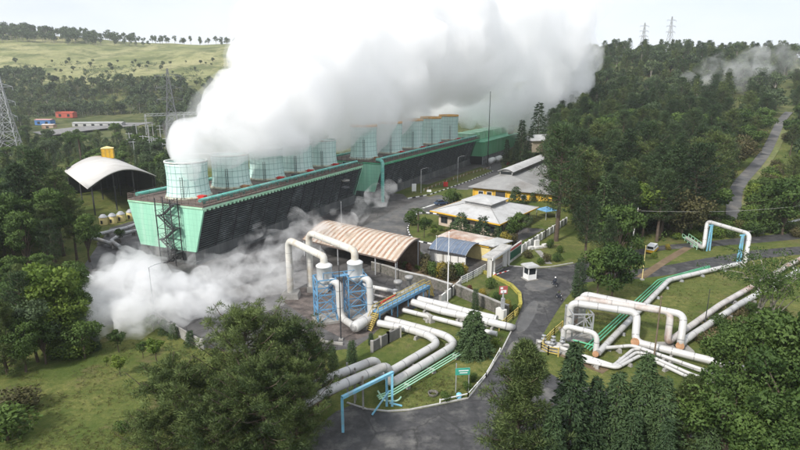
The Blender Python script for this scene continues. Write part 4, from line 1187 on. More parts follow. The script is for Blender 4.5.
for z in (3.6, 7.2, 10.8):
    for s_ in (-1.5, 1.5): st.bar((-1.5, s_, z), (1.5, s_, z), .14); st.bar((s_, -1.5, z), (s_, 1.5, z), .14); st.bar((-1.5, s_, z - 3.5), (1.5, s_, z), .09); st.bar((s_, -1.5, z - 3.5), (s_, 1.5, z), .09)
st.build('stand', M['steel_dark'], root)
# --- white horizontal tanks, far house, parked vehicles' shelter
for i, px in enumerate(((491.5, 164.5), (498.5, 162.5))):
    p = P(*px)
    root = thing('storage_tank', ('white horizontal storage tank beside the green hall wall', 'white horizontal storage tank nearer the dark conifers')[i], 'storage tank', tuple(p), -.45, 'white horizontal tanks by the green hall')
    MB().tube([(0, -3.2, 1.9), (0, -2.9, 1.9), (0, -2.4, 1.9), (0, 2.4, 1.9), (0, 2.9, 1.9), (0, 3.2, 1.9)], [.25, .95, 1.4, 1.4, .95, .25], 18).build('shell', M['white'], root)
    for y in (-1.7, 1.7): MB().box((0, y, .45), (2.2, .5, .9)).build('saddle', M['concrete'], root)
p = G(546, 152)
root = thing('far_house', 'small cream house with grey roof beyond the conifers at the hall end', 'house', tuple(p), .3)
MB().box((0, 4, 2.6), (14, 8, 5.2)).build('wall', mat('beige_render', (.48, .40, .31), .8, .15), root)
gb = MB().add([(-8, -1, 5.2), (8, -1, 5.2), (8, 9, 5.2), (-8, 9, 5.2), (-6.5, 4, 7.6), (6.5, 4, 7.6)], [(3, 2, 1, 0), (0, 1, 5, 4), (1, 2, 5), (2, 3, 4, 5), (3, 0, 4)]); gb.build('roof', M['roof_white'], root)
MB().box((1, -.1, 2.4), (5, .2, 3.4)).build('window', M['glass'], root)
root = thing('pavilion', 'blue roofed garden shelter beside the white roofed office', 'shelter', tuple(P(546, 219)), .5)
MB().add([(-2.2, -2.2, 2.6), (2.2, -2.2, 2.6), (2.2, 2.2, 2.6), (-2.2, 2.2, 2.6), (0, 0, 3.5)], [(3, 2, 1, 0), (0, 1, 4), (1, 2, 4), (2, 3, 4), (3, 0, 4)]).build('roof', M['blue'], root)
for x in (-1.8, 1.8):
    for y in (-1.8, 1.8): MB().bar((x, y, 0), (x, y, 2.6), .14).build('post', M['steel'], root)
# --- far yard to the west
def block(name, lab, cat, p, rz, s, wm, rm, pitch=.8):
    root = thing(name, lab, cat, (p.x, p.y, terr(p.x, p.y) - .3), rz)
    MB().box((0, 0, s[2] / 2), (s[0], s[1], s[2])).build('wall', wm, root)
    x, y, z = s[0] / 2 + .4, s[1] / 2 + .4, s[2]
    MB().add([(-x, -y, z), (x, -y, z), (x, y, z), (-x, y, z), (-x, 0, z + pitch), (x, 0, z + pitch)], [(3, 2, 1, 0), (0, 1, 5, 4), (2, 3, 4, 5), (1, 2, 5), (3, 0, 4)]).build('roof', rm, root)
    n_ = max(1, int(s[0] / 6))
    for i in range(n_): MB().box((-s[0] / 2 + s[0] * (i + .5) / n_, -s[1] / 2 - .05, s[2] * .45), (2.2, .12, s[2] * .5)).build('opening', M['dark'], root)
    return root
block('warehouse', 'red roofed warehouse at the edge of the far yard', 'warehouse', P(68, 125.5, 3), 0, (15, 7, 4.5), mat('red_sheet', (.42, .09, .06), .6, .2), mat('red_roof', (.52, .10, .06), .6, .2))
block('warehouse', 'blue walled warehouse in the far yard before the red roof', 'warehouse', P(46, 128, 3), 0, (13, 7, 4.2), mat('blue_sheet', (.08, .19, .42), .6, .2), mat('pinkish_roof', (.45, .25, .24), .6, .2))
block('warehouse', 'long low grey warehouse in the far yard', 'warehouse', P(100, 130, 2), .12, (38, 9, 3.2), M['roof_white'], M['roof_white'], .6)
block('hut', 'small salmon walled hut below the far warehouses', 'hut', P(50, 131, 2), 0, (9, 5, 3), M['roof_brown'], M['roof_rust'])
strip('far_yard', [G(40, 135), G(75, 131), G(100, 127.5), G(140, 123)], 30, .4, M['light_paving'], 8)
# ================================================================ WALLS, FENCES, POLES, SIGNS, VEHICLES, PEOPLE
def wall_line(name, label, cat, px, h, t, m, post=None, step=3.0, cap=None):
    pts = [P(*p) for p in px]
    root = thing(name, label, cat, tuple(pts[0]))
    mb, pc, cp = MB(), [], MB()
    for a, b in zip(pts, pts[1:]):
        mb.bar(a + V(0, 0, h / 2), b + V(0, 0, h / 2), t, h)
        if cap: cp.bar(a + V(0, 0, h + .06), b + V(0, 0, h + .06), t + .12, .12)
        if post:
            k = max(1, int((b - a).length / step))
            for i in range(k + 1): pc.append(a + (b - a) * i / k)
    W(mb, 'panel', m, root)
    if cap: W(cp, 'coping', cap, root)
    for q in pc[:60]: W(MB().box((q.x, q.y, (h + .15) / 2), (t + .16, t + .16, h + .15)), 'post', post, root)
    return root
def rail_fence(name, label, px, h, m, pm, n_rails=3, step=2.2, bars=0, cat='fence'):
    pts = [P(*p) for p in px]
    root = thing(name, label, cat, tuple(pts[0]))
    rl = MB(); ps = []
    for a, b in zip(pts, pts[1:]):
        for i in range(n_rails): z = h * (i + 1) / n_rails; rl.bar(a + V(0, 0, z), b + V(0, 0, z), .08, .1)
        k = max(1, int((b - a).length / step))
        for i in range(k + 1): ps.append(a + (b - a) * i / k)
        if bars:
            k = int((b - a).length / bars)
            for i in range(k): q = a + (b - a) * i / k; rl.bar(q + V(0, 0, .1), q + V(0, 0, h), .06)
    W(rl, 'rail', m, root)
    for q in ps[:60]: W(MB().bar(q, q + V(0, 0, h + .1), .14), 'post', pm, root)
    return root
wall_line('retaining_wall', 'long stained stone retaining wall below the planting bed', 'retaining wall', [(372, 270), (386, 274), (402, 280), (424, 285), (452, 294)], 1.7, .4, M['stone'], cap=M['kerb'])
wall_line('retaining_wall', 'dark stone retaining wall under the triangular garden', 'retaining wall', [(455, 294.5), (476, 304), (500, 314.5), (508, 317)], 1.9, .4, M['stone'], cap=M['concrete'])
wall_line('block_wall', 'grey block wall with piers behind the header drum and lawn', 'block wall', [(372, 352), (388, 343), (400, 337)], 1.5, .25, mat('dull_block', (.17, .165, .155), .9, .3, 1.5), M['concrete'], 1.6)
wall_line('block_wall', 'pale block wall stepping down beside the flagpole', 'block wall', [(440, 306), (451, 297), (460, 289)], 1.7, .25, M['white_wall'], M['concrete'], 2.2)
wall_line('perimeter_wall', 'grey concrete perimeter wall along the hillside lawn under the steam', 'perimeter wall', [(148, 312), (156, 320), (172, 332), (190, 343), (203, 350)], 1.5, .2, M['concrete'], M['concrete'], 3.0)
rail_fence('white_fence', 'white panelled fence sloping from the gate post down the garden', [(461, 285), (473, 279), (485, 272)], 1.5, M['white'], M['white_wall'], 4, 1.6, .35)
wall_line('boundary_wall', 'white piered boundary wall between the garden lawn and offices', 'boundary wall', [(521, 253), (533, 245), (545, 237.5), (556, 230.5), (566, 224)], 1.7, .2, M['white_wall'], M['white'], 2.4)
rail_fence('yellow_railing', 'yellow railing at the road edge where the pipes dip under', [(499, 331), (506, 325), (513, 319), (517.5, 315)], 1.2, M['yellow_rail'], M['yellow_rail'], 3, 1.5, cat='railing')
rail_fence('yellow_railing', 'yellow railing along the forecourt in front of the valve skid', [(562, 329), (554, 336), (545, 345), (541, 351), (548, 355), (558, 357)], 1.2, M['yellow_rail'], M['yellow_rail'], 3, 1.5, cat='railing')
rail_fence('low_rail', 'low white rail edging the roadside lawn', [(440, 404), (468, 397.5), (486, 377), (500, 352)], .5, M['white'], M['white'], 1, 2.5, cat='rail')
wall_line('drain_wall', 'thin white concrete edging across the pipe pad', 'edging', [(300, 330), (325, 343), (343, 345)], .35, .25, M['concrete'])
wall_line('sign_plinth', 'white block plinth at the bank end by the tall billboard', 'plinth', [(497, 317), (505, 320)], 1.6, .8, M['white_wall'])

def lamp_pole(px, h, lab, arm=(1.6, .3), grp='street lamps'):
    p = P(*px)
    root = thing('street_lamp', lab, 'street lamp', tuple(p), 0, grp)
    MB().tube([(0, 0, 0), (0, 0, h * .5), (0, 0, h), (arm[0] * .4, arm[1] * .4, h + .35), (arm[0], arm[1], h + .5)], [.11, .09, .07, .055, .05], 8).build('pole', M['steel'], root)
    MB().box((arm[0] + .25, arm[1], h + .47), (.75, .3, .14), top=(.7, .7)).build('lamp_head', M['steel_dark'], root)
    MB().box((0, 0, .15), (.45, .45, .3)).build('base', M['concrete'], root)
lamp_pole((155, 321), 8.5, 'grey street lamp rising out of the ground steam above the perimeter wall', (1.9, 1.0))
lamp_pole((457.5, 182.5), 9.5, 'grey street lamp on the grass verge by the second tower', (2.4, .8))
lamp_pole((421, 193), 8, 'grey street lamp at the near end of the grass verge', (2.0, .8))
def pole(name, px, h, r, lab, m, cat='pole'):
    p = P(*px)
    root = thing(name, lab, cat, tuple(p))
    MB().tube([(0, 0, 0), (0, 0, h * .5), (0, 0, h)], [r, r * .8, r * .5], 8).build('shaft', M[m], root)
    MB().lathe([(r * 1.1, h), (r * 1.1, h + r), (.01, h + 1.6 * r)], (0, 0, 0), 8).build('finial', M[m], root)
    MB().box((0, 0, .12), (.6, .6, .24)).build('base', M['concrete'], root)
pole('mast', (487.5, 168), 33, .22, 'very tall thin dark mast beside the second tower', 'steel_dark', 'mast')
pole('flagpole', (447.5, 305), 12.2, .11, 'white flagpole between the block wall and triangular garden', 'white', 'flagpole')
pole('utility_pole', (342, 240), 9, .10, 'thin grey pole behind the separator vessels', 'steel')
pole('utility_pole', (397, 272), 6.5, .09, 'thin white pole at the end of the striped shed', 'white')
pole('utility_pole', (436, 262), 5.5, .08, 'thin pale pole before the white screen wall', 'white')
pole('utility_pole', (341, 340), 11.5, .10, 'dark thin pole standing beside the separator frames', 'steel_dark')
pole('utility_pole', (653.5, 361), 8.8, .12, 'brown wooden pole among the slim white pipes', 'wood')
pole('utility_pole', (704, 330), 6.2, .08, 'thin dark post beside the two ground pipes', 'steel_dark')
pole('utility_pole', (642, 280), 6.5, .09, 'pale yellow post at the lower road edge', 'cream')
pole('utility_pole', (629, 262), 4.0, .08, 'short pale post near the parked van', 'white')
p = P(631, 248)
root = thing('utility_pole', 'tall leaning white utility pole by the forest edge road', 'pole', tuple(p))
MB().tube([(0, 0, 0), (.4, .3, 4), (.9, .6, 9)], [.14, .12, .1], 8).build('shaft', M['white_wall'], root)
MB().bar((.2, .5, 8.4), (1.5, .5, 8.6), .1).build('crossarm', M['wood'], root)
for px, z1, px2, lab in (((632, 0), 8.4, (684, 0), 'thin overhead cable strung across the forest edge'),):
    a = p + V(.9, .6, 8.3); b = V(112, 128, 9)
    pts = [a + (b - a) * i / 12 - V(0, 0, 1.5 * math.sin(math.pi * i / 12)) for i in range(13)]
    tag(W(MB().tube(pts, .018, 5), 'cable', M['white_wall']), lab, 'cable')

# tall billboard post with red and white face, green notice board
p = P(502, 319)
root = thing('billboard', 'tall grey post with small red and white board beside the road', 'billboard', tuple(p), .2)
MB().tube([(0, 0, 0), (0, 0, 4.6)], .14, 8).build('post', M['steel'], root)
bd = MB().box((0, 0, 4.7), (1.3, .12, 1.25)).build('board', mat('faded_red', (.36, .09, .08), .6, .25, 2.0), root)
MB().box((0, -.08, 4.5), (.9, .05, .45)).box((-.3, -.08, 5.05), (.4, .05, .3)).build('white_mark', M['white'], bd)
MB().box((0, 0, 2.6), (.5, .4, 1.6)).build('meter_box', M['steel'], root)
p = P(462, 392)
root = thing('notice_board', 'green notice board with white lines on two posts on the lawn', 'notice board', tuple(p), .1)
for x in (-.75, .75): MB().bar((x, 0, 0), (x, 0, 3.1 if x > 0 else 3.7), .09).build('post', M['steel'], root)
bd = MB().box((0, -.02, 2.65), (1.7, .08, .85)).build('board', mat('board_green', (.05, .33, .24), .5, .15), root)
MB().box((.1, -.08, 2.78), (1.15, .03, .12)).box((.1, -.08, 2.5), (.9, .03, .1)).build('white_line', M['white'], bd)
for px, lab in (((476, 352), 'white steel drain cover frame on the lawn beneath the big conifer'),):
    p = P(*px); fr = MB(); fr.box((p.x, p.y, .25), (3.2, .25, .5), rz=-.3); fr.box((p.x + .3, p.y + 1.6, .25), (3.0, .25, .5), rz=-.3)
    tag(W(fr, 'drain_edge', M['white_wall']), lab, 'edging')
p = P(459, 398)
tag(MB().lathe([(.28, 0), (.33, .5), (.2, .62), (.01, .66)], (0, 0, 0), 12).build('litter_bin', M['sky_blue'], None, p), 'pale blue litter bin at the lawn edge below the notice board', 'bin')
p = P(432.5, 413)
MB_ = MB().lathe([(.5, 0), (.6, .35), (.5, .35), (.42, .1)], (0, 0, 0), 16)
tag(MB_.build('planter', M['stone'], None, P(433, 395)), 'round stone planter ring in the roadside lawn', 'planter')
# hydrant boxes and boards on the verge
p = P(414, 193)
root = thing('notice_board', 'white upright board at the near corner of the grass verge', 'notice board', tuple(p), .1)
MB().box((0, 0, 1.9), (1.5, .12, 2.6)).build('board', M['white'], root)
for x in (-.6, .6): MB().bar((x, .1, 0), (x, .1, 3.2), .1).build('post', M['steel'], root)
for px, lab in (((445.5, 187), 'red hydrant cabinet on the verge beside the kerb'), ((508, 166), 'red hydrant cabinet near the white storage tanks')):
    p = P(*px)
    root = thing('hydrant_cabinet', lab, 'hydrant cabinet', tuple(p), .2)
    MB().box((0, 0, 1.0), (1.6, .6, 1.6)).build('cabinet', M['red'], root); MB().box((0, -.33, 1.0), (1.2, .06, 1.2)).build('door', M['red'], root)
    for x in (-.6, .6): MB().bar((x, 0, 0), (x, 0, .3), .12).build('leg', M['steel_dark'], root)
rail_fence('barrier_rail', 'orange and white barrier rail along the verge of the second tower', [(424, 191), (450, 181), (470, 174), (490, 168.5)], .8, M['orange'], M['white'], 2, 3.0, cat='barrier')
p = P(429, 192)
tag(MB().box((0, 0, .4), (1.6, .5, .8), top=(.9, .3)).build('road_barrier', [M['white']], None, p), 'small white road barrier by the verge kerb', 'barrier')

# --- vehicles
def wheel(c, r, w, root, axis=V(1, 0, 0)):
    a = Vector(c)
    wh = MB().tube([a - axis * w / 2, a - axis * w * .35, a + axis * w * .35, a + axis * w / 2], [r * .92, r, r, r * .92], 18).build('wheel', M['rubber'], root)
    MB().tube([a - axis * (w / 2 + .02), a + axis * (w / 2 + .02)], r * .55, 14).build('rim', M['steel'], wh)
def profile_body(prof, w, top_in, mb, z_split=1.0):
    """side outline (y, z) given thickness across x, drawn in above z_split"""
    n_ = len(prof); vs = []
    for s_ in (-1, 1):
        for y, z in prof: vs.append((s_ * (w / 2 - (top_in if z > z_split else 0)), y, z))
    fs = [tuple(range(n_)), tuple(range(2 * n_ - 1, n_ - 1, -1))] + [(i, n_ + i, n_ + (i + 1) % n_, (i + 1) % n_) for i in range(n_)]
    mb.add(vs, fs); return mb
def bevel(o, w=.05):
    b = o.modifiers.new('bevel', 'BEVEL'); b.width = w; b.segments = 2; b.limit_method = 'ANGLE'; return o
p = P(652, 252)
root = thing('van', 'white minibus with yellow lower body parked on the upper road', 'van', tuple(p), R(-38))
root.scale = (.88, .88, .92)
lo = [(-2.25, .32), (-2.3, .95), (2.3, .95), (2.32, .55), (2.25, .32)]
up = [(-2.28, .953), (-2.15, 1.9), (-1.95, 2.02), (.95, 2.02), (1.25, 1.92), (1.95, 1.08), (2.28, .953)]
bevel(profile_body(lo, 1.75, 0, MB()).build('lower_body', mat('van_yellow', (.62, .36, .03), .35, .08), root))
bevel(profile_body(up, 1.75, .06, MB(), 1.2).build('body', M['white'], root))
for s_ in (-1, 1):
    for y0, y1 in ((-2.0, -1.0), (-.9, .1), (.2, 1.15)):
        MB().add([(s_ * .845, y0, 1.22), (s_ * .845, y1 + (.35 if y0 > 0 else 0), 1.22), (s_ * .845, y1, 1.78), (s_ * .845, y0, 1.78)], [(0, 1, 2, 3) if s_ > 0 else (3, 2, 1, 0)]).build('window', M['glass'], root)
    for y in (-1.45, 1.45): wheel((s_ * .78, y, .33), .33, .22, root)
    MB().box((s_ * .65, 2.31, .75), (.3, .06, .18)).build('headlight', M['white'], root)
MB().add([(-.72, 1.36, 1.84), (.72, 1.36, 1.84), (.76, 1.93, 1.18), (-.76, 1.93, 1.18)], [(3, 2, 1, 0)]).build('windscreen', M['glass'], root)
MB().box((0, -2.24, 1.5), (1.4, .06, .55)).build('rear_window', M['glass'], root)
MB().box((0, 2.34, .42), (1.7, .14, .2)).build('bumper', M['steel_dark'], root)
def car(px, rz, lab, col):
    p = P(*px)
    root = thing('car', lab, 'car', tuple(p), rz)
    pm = mat('car_paint', col, .3, .06)
    bevel(profile_body([(-2.1, .3), (-2.15, .8), (-1.5, .92), (1.0, .88), (2.0, .72), (2.12, .35)], 1.7, 0, MB()).build('body', pm, root))
    bevel(profile_body([(-1.75, .9), (-1.2, 1.42), (.2, 1.45), (1.1, .89)], 1.5, .12, MB(), 1.2).build('cabin', M['glass'], root))
    MB().box((0, -.5, 1.455), (1.2, 1.3, .05)).build('roof', pm, root)
    for s_ in (-1, 1):
        for y in (-1.3, 1.3): wheel((s_ * .76, y, .31), .31, .2, root)
        MB().box((s_ * .6, 2.08, .62), (.3, .1, .14)).build('headlight', M['white'], root)
car((441, 204.5), R(-60), 'dark blue car parked behind the white roofed office', (.05, .08, .14))
car((555, 149), R(30), 'dark red car far beyond the conifers', (.25, .03, .03))

# --- riders on motorcycles on the forecourt
def skin_figure(name, joints, edges, m, parent=None, loc=(0, 0, 0)):
    me = bpy.data.meshes.new(name)
    me.from_pydata([j[:3] for j in joints], edges, [])
    o = bpy.data.objects.new(name, me); COL.objects.link(o)
    o.modifiers.new('skin', 'SKIN')
    me.skin_vertices.new() if not me.skin_vertices else None
    for i, j in enumerate(joints):
        me.skin_vertices[0].data[i].radius = (j[3], j[3])
        me.skin_vertices[0].data[i].use_root = (i == 0)
    sb_ = o.modifiers.new('sub', 'SUBSURF'); sb_.levels = 1; sb_.render_levels = 2
    me.materials.append(m)
    o.location = loc
    if parent is not None: o.parent = parent
    return o
def rider(px, rz, shirt, helm, lab, lab_b):
    p = P(*px)
    b = thing('motorcycle', lab_b, 'motorcycle', tuple(p), rz)
    for y in (-.62, .62):
        w = MB().lathe([(.21, -.04), (.29, -.05), (.29, .05), (.21, .04)], (0, 0, 0), 20, closed=True).build('wheel', M['rubber'], b, (0, y, .29)); w.rotation_euler = (0, R(90), 0)
        r_ = MB().tube([(0, 0, -.05), (0, 0, .05)], .07, 10)
        for k in range(6): a = k * math.pi / 3; r_.bar((0, 0, 0), (.21 * math.cos(a), .21 * math.sin(a), 0), .02)
        r_.build('rim', M['steel'], w)
    bevel(profile_body([(-.85, .72), (-.8, .60), (-.3, .42), (.2, .36), (.38, .5), (.55, .92), (.42, .95), (.2, .62), (-.1, .70)], .26, 0, MB()).build('body', M['cloth_dark'], b), .04)
    bevel(MB().box((0, -.38, .77), (.27, .75, .12)).build('seat', M['rubber'], b), .04)
    MB().tube([(-.33, .33, 1.02), (0, .45, .98), (.33, .33, 1.02)], .02, 8).tube([(0, .46, .96), (0, .62, .3)], .035, 8).build('handlebar', M['steel_dark'], b)
    MB().lathe([(.07, 0), (.09, .06), (.01, .09)], (0, .5, .85), 12).build('headlight', M['white'], b)
    J = [(0, -.3, .86, .15), (0, -.28, 1.08, .14), (0, -.2, 1.32, .16), (0, -.17, 1.46, .075), (0, -.15, 1.60, .10), (0, -.13, 1.70, .095),
         (-.18, -.18, 1.37, .07), (-.27, -.02, 1.16, .055), (-.31, .26, 1.06, .04), (.18, -.18, 1.37, .07), (.27, -.02, 1.16, .055), (.31, .26, 1.06, .04),
         (-.14, -.05, .84, .095), (-.19, .18, .78, .075), (-.20, .02, .40, .05), (-.20, .14, .33, .045), (.14, -.05, .84, .095), (.19, .18, .78, .075), (.20, .02, .40, .05), (.20, .14, .33, .045)]
    E = [(0, 1), (1, 2), (2, 3), (3, 4), (4, 5), (2, 6), (6, 7), (7, 8), (2, 9), (9, 10), (10, 11), (0, 12), (12, 13), (13, 14), (14, 15), (0, 16), (16, 17), (17, 18), (18, 19)]
    r_ = thing('person', lab, 'person', tuple(p), rz)
    skin_figure('body', J, E, M['cloth_dark'], r_)
    tj = [(0, -.3, .88, .16), (0, -.28, 1.08, .155), (0, -.2, 1.30, .175), (0, -.18, 1.40, .10), (-.19, -.18, 1.36, .085), (-.26, -.04, 1.18, .07), (.19, -.18, 1.36, .085), (.26, -.04, 1.18, .07)]
    skin_figure('jacket', tj, [(0, 1), (1, 2), (2, 3), (2, 4), (4, 5), (2, 6), (6, 7)], shirt, r_)
    MB().lathe([(.05, -.04), (.135, -.02), (.15, .06), (.13, .15), (.07, .2), (.01, .215)], (0, -.14, 1.60), 16).build('helmet', helm, r_)
    MB().lathe([(.105, -.05), (.112, .0), (.10, .05)], (0, -.105, 1.60), 12).build('face', M['skin'], r_)
    for s_ in (-1, 1):
        hb = MB()
        for f_ in range(4): hb.tube([(s_ * .31, .25, 1.06 - .0), (s_ * (.29 + .022 * f_), .31, 1.065), (s_ * (.29 + .022 * f_), .345, 1.03), (s_ * (.29 + .022 * f_), .325, 1.0)], .0095, 6)
        hb.tube([(s_ * .29, .24, 1.05), (s_ * .26, .29, 1.02), (s_ * .265, .325, 1.0)], .011, 6)
        hb.build('hand', M['skin'], r_)
rider((554.5, 286), R(15), M['cloth_dark'], M['white'], 'person in dark jacket and pale helmet riding a motorcycle nearer the garden lawn', 'small dark motorcycle ridden on the forecourt nearer the garden lawn')
rider((559, 299.5), R(200), mat('olive_cloth', (.10, .11, .06), .9, .2), M['steel_dark'], 'person in olive jacket and dark helmet riding beside the tall pipe loops', 'small dark motorcycle ridden beside the tall pipe loops')

# --- lattice pylons, substation frames
def pylon(x, y, h, label, wbase=6.5, arms=(.62, .76, .9), arm_w=6.0, rz=.3, m='steel', z=None):
    z0 = terr(x, y) if z is None else z
    root = thing('pylon', label, 'pylon', (x, y, z0 - .3), rz, 'lattice pylons')
    mb = MB(); n_ = 9
    wd = lambda t: wbase / 2 * (1 - t) ** 1.25 + .35
    cs = ((-1, -1), (1, -1), (1, 1), (-1, 1))
    th = .2
    for i in range(n_):
        t0, t1 = i / n_, (i + 1) / n_
        w0, w1 = wd(t0), wd(t1)
        for k in range(4):
            a, b = cs[k], cs[(k + 1) % 4]
            mb.bar((a[0] * w0, a[1] * w0, h * t0), (a[0] * w1, a[1] * w1, h * t1), th * 1.5)
            mb.bar((a[0] * w0, a[1] * w0, h * t0), (b[0] * w1, b[1] * w1, h * t1), th)
            mb.bar((b[0] * w0, b[1] * w0, h * t0), (a[0] * w1, a[1] * w1, h * t1), th)
            mb.bar((a[0] * w1, a[1] * w1, h * t1), (b[0] * w1, b[1] * w1, h * t1), th)
    mb.build('tower_frame', M[m], root)
    for f_ in arms:
        am = MB(); w = wd(f_); zz = h * f_
        for s_ in (-1, 1):
            for e in (-1, 1): am.bar((s_ * w, e * w, zz), (s_ * arm_w, 0, zz + .4), th); am.bar((s_ * w, e * w, zz + 1.6), (s_ * arm_w, 0, zz + .4), th)
            am.bar((s_ * arm_w, 0, zz + .4), (s_ * arm_w, 0, zz - 1.4), th)
        am.bar((-w - .1, 0, zz), (w + .1, 0, zz), th); am.bar((-w, -w, zz), (-w, w, zz), th); am.bar((w, -w, zz), (w, w, zz), th)
        am.build('cross_arm', M[m], root)
    return root
def at_d(px, d): return ((px - 400) / FPX * d, d)
x, y = at_d(13, 275); pylon(x, y, 41, 'close pale lattice pylon rising from the dark woods', 9, (.5, .68, .86), 5)
x, y = at_d(176, 320); pylon(x, y, 46, 'dull lattice pylon by the switchyard beside the steam edge', 9, (.62, .76, .9), 7, m='steel_old')
x, y = at_d(631, 760); pylon(x, y, 46, 'hazy smaller pylon on the forest ridge', 9, (.62, .76, .9), 7)
x, y = at_d(656, 720); pylon(x, y, 50, 'hazy taller pylon on the forest ridge', 9, (.62, .76, .9), 7)
root = thing('substation_gantry', 'pale lattice beam on two posts at the switchyard below the hill', 'substation gantry', (*at_d(167, 330), 0))
gp = MB(); h = 20
xa, xb = at_d(150, 330)[0], at_d(188, 330)[0]
for xx in (xa, xb):
    for e in (-.8, .8): gp.bar((xx + e, 330, 0), (xx + e * .4, 330, h), .25)
    for i in range(8): gp.bar((xx - .8 + .05 * i, 330, h * i / 8), (xx + .7 - .05 * i, 330, h * (i + 1) / 8), .14)
W(gp, 'post', M['steel'], root)
gb = MB()
for z in (h - 1.2, h): gb.bar((xa, 330, z), (xb + 12, 338, z + 1.2), .28)
for i in range(14):
    q0 = V(xa, 330, h - 1.2) + V(xb + 12 - xa, 8, 1.2) * i / 14; q1 = V(xa, 330, h) + V(xb + 12 - xa, 8, 1.2) * (i + 1) / 14
    gb.bar(q0, q1, .16)
W(gb, 'beam', M['steel'], root)
sub_g = 'switchyard posts below the hill'
rng_ = random.Random(3)
for i in range(16):
    px, d = rng_.uniform(120, 170), rng_.uniform(255, 345)
    x, y = at_d(px, d)
    root = thing('switchyard_post', 'thin grey switchyard post with crossbar below the hill', 'switchyard post', (x, y, terr(x, y) - .2), rng_.uniform(-.3, .3), sub_g)
    h = rng_.uniform(8, 14)
    MB().bar((0, 0, 0), (0, 0, h), .3).build('shaft', M['steel'], root)
    MB().bar((-2, 0, h - .6), (2, 0, h - .6), .25).build('crossbar', M['steel'], root)
pipe('dark bundled bus pipes of the switchyard seen past the shed', [(-110, 262, 4), (-70, 262, 4.2)], .3, 'pipe_rust', 1, supports=8, sup_m='steel', name='bus_pipe')
# ================================================================ TREES
rng = np.random.default_rng(11)
def np_mesh(name, verts, quads, mats, tint=None, midx=None, smooth=False, nrm=None):
    me = bpy.data.meshes.new(name)
    verts = np.asarray(verts, np.float32); quads = np.asarray(quads, np.int32)
    me.vertices.add(len(verts)); me.vertices.foreach_set('co', verts.ravel())
    me.loops.add(quads.size); me.loops.foreach_set('vertex_index', quads.ravel())
    me.polygons.add(len(quads))
    me.polygons.foreach_set('loop_start', np.arange(0, quads.size, 4, dtype=np.int32))
    for m in mats: me.materials.append(m)
    if midx is not None: me.polygons.foreach_set('material_index', np.asarray(midx, np.int32))
    if tint is not None:
        a = me.attributes.new('tint', 'FLOAT', 'POINT'); a.data.foreach_set('value', np.asarray(tint, np.float32))
    me.polygons.foreach_set('use_smooth', np.full(len(quads), smooth))
    me.update(calc_edges=True)
    if nrm is not None:
        me.polygons.foreach_set('use_smooth', np.full(len(quads), True))
        me.normals_split_custom_set_from_vertices(nrm.astype(float).tolist())
    return me
def unit(a): return a / np.maximum(np.linalg.norm(a, axis=1, keepdims=True), 1e-6)
def blades(C, D, L, Wd):
    """lozenge leaves at C along D, length L, width Wd"""
    n_ = len(C)
    r = unit(rng.normal(size=(n_, 3)))
    S = unit(np.cross(D, r)) * (Wd[:, None] / 2)
    Vt = np.empty((n_, 4, 3))
    Vt[:, 0] = C; Vt[:, 1] = C + D * L[:, None] * .5 + S; Vt[:, 2] = C + D * L[:, None]; Vt[:, 3] = C + D * L[:, None] * .5 - S
    return Vt.reshape(-1, 3), np.arange(n_ * 4).reshape(-1, 4)
class Crown:
    def __init__(s): s.V, s.T, s.N = [], [], []
    def add(s, C, D, L, Wd, tint, O=None):
        """leaves face outward from their spray (O), each with its own twist"""
        v, _ = blades(C, D, L, Wd)
        O = D if O is None else O
        q = v.reshape(-1, 4, 3)
        g = unit(np.cross(q[:, 1] - q[:, 0], q[:, 3] - q[:, 0]))
        fl = (g * O).sum(1) < 0
        q[fl] = q[fl][:, [0, 3, 2, 1]]; g[fl] *= -1
        n_ = unit(O * .75 + g * .45)
        s.V.append(q.reshape(-1, 3)); s.T.append(np.repeat(tint, 4)); s.N.append(np.repeat(n_, 4, axis=0))
    def tuft(s, c, r, n_, l, w, up=.4, t=None, flat=1.0):
        D = unit(rng.normal(size=(n_, 3)) * (1, 1, .8) + (0, 0, up))
        C = np.asarray(c) + D * r * rng.uniform(.05, .75, (n_, 1)) * (1, 1, flat)
        t = rng.uniform(.2, .8) if t is None else t
        s.add(C, D, l * rng.uniform(.6, 1.3, n_), w * rng.uniform(.7, 1.3, n_), np.clip(t - .12 + .32 * D[:, 2] + rng.normal(0, .13, n_), 0, 1))  # upward blades lighter: young growth, with sunlit tips painted into the tint
    def blob(s, c, r, n_, l, w, t=None):
        """rounded clump with the leaves lying on its outside"""
        r = np.asarray(r if hasattr(r, '__len__') else (r, r, r * .8))
        O = unit(rng.normal(size=(n_, 3)) + (0, 0, .25))
        C = np.asarray(c) + O * r * (rng.uniform(.35, 1.05, (n_, 1)) ** .5)
        D = unit(O * .45 + rng.normal(size=(n_, 3)) * .7)
        t = rng.uniform(.2, .8) if t is None else t
        s.add(C, D, l * rng.uniform(.6, 1.3, n_), w * rng.uniform(.7, 1.3, n_), np.clip(t - .08 + .22 * O[:, 2] + rng.normal(0, .13, n_), 0, 1), O)  # upper leaves of the clump lighter, top light painted into the tint
    def data(s):
        v = np.concatenate(s.V); return v, np.arange(len(v)).reshape(-1, 4), np.concatenate(s.T), np.concatenate(s.N)
def limbs_mesh(mb): 
    return mb
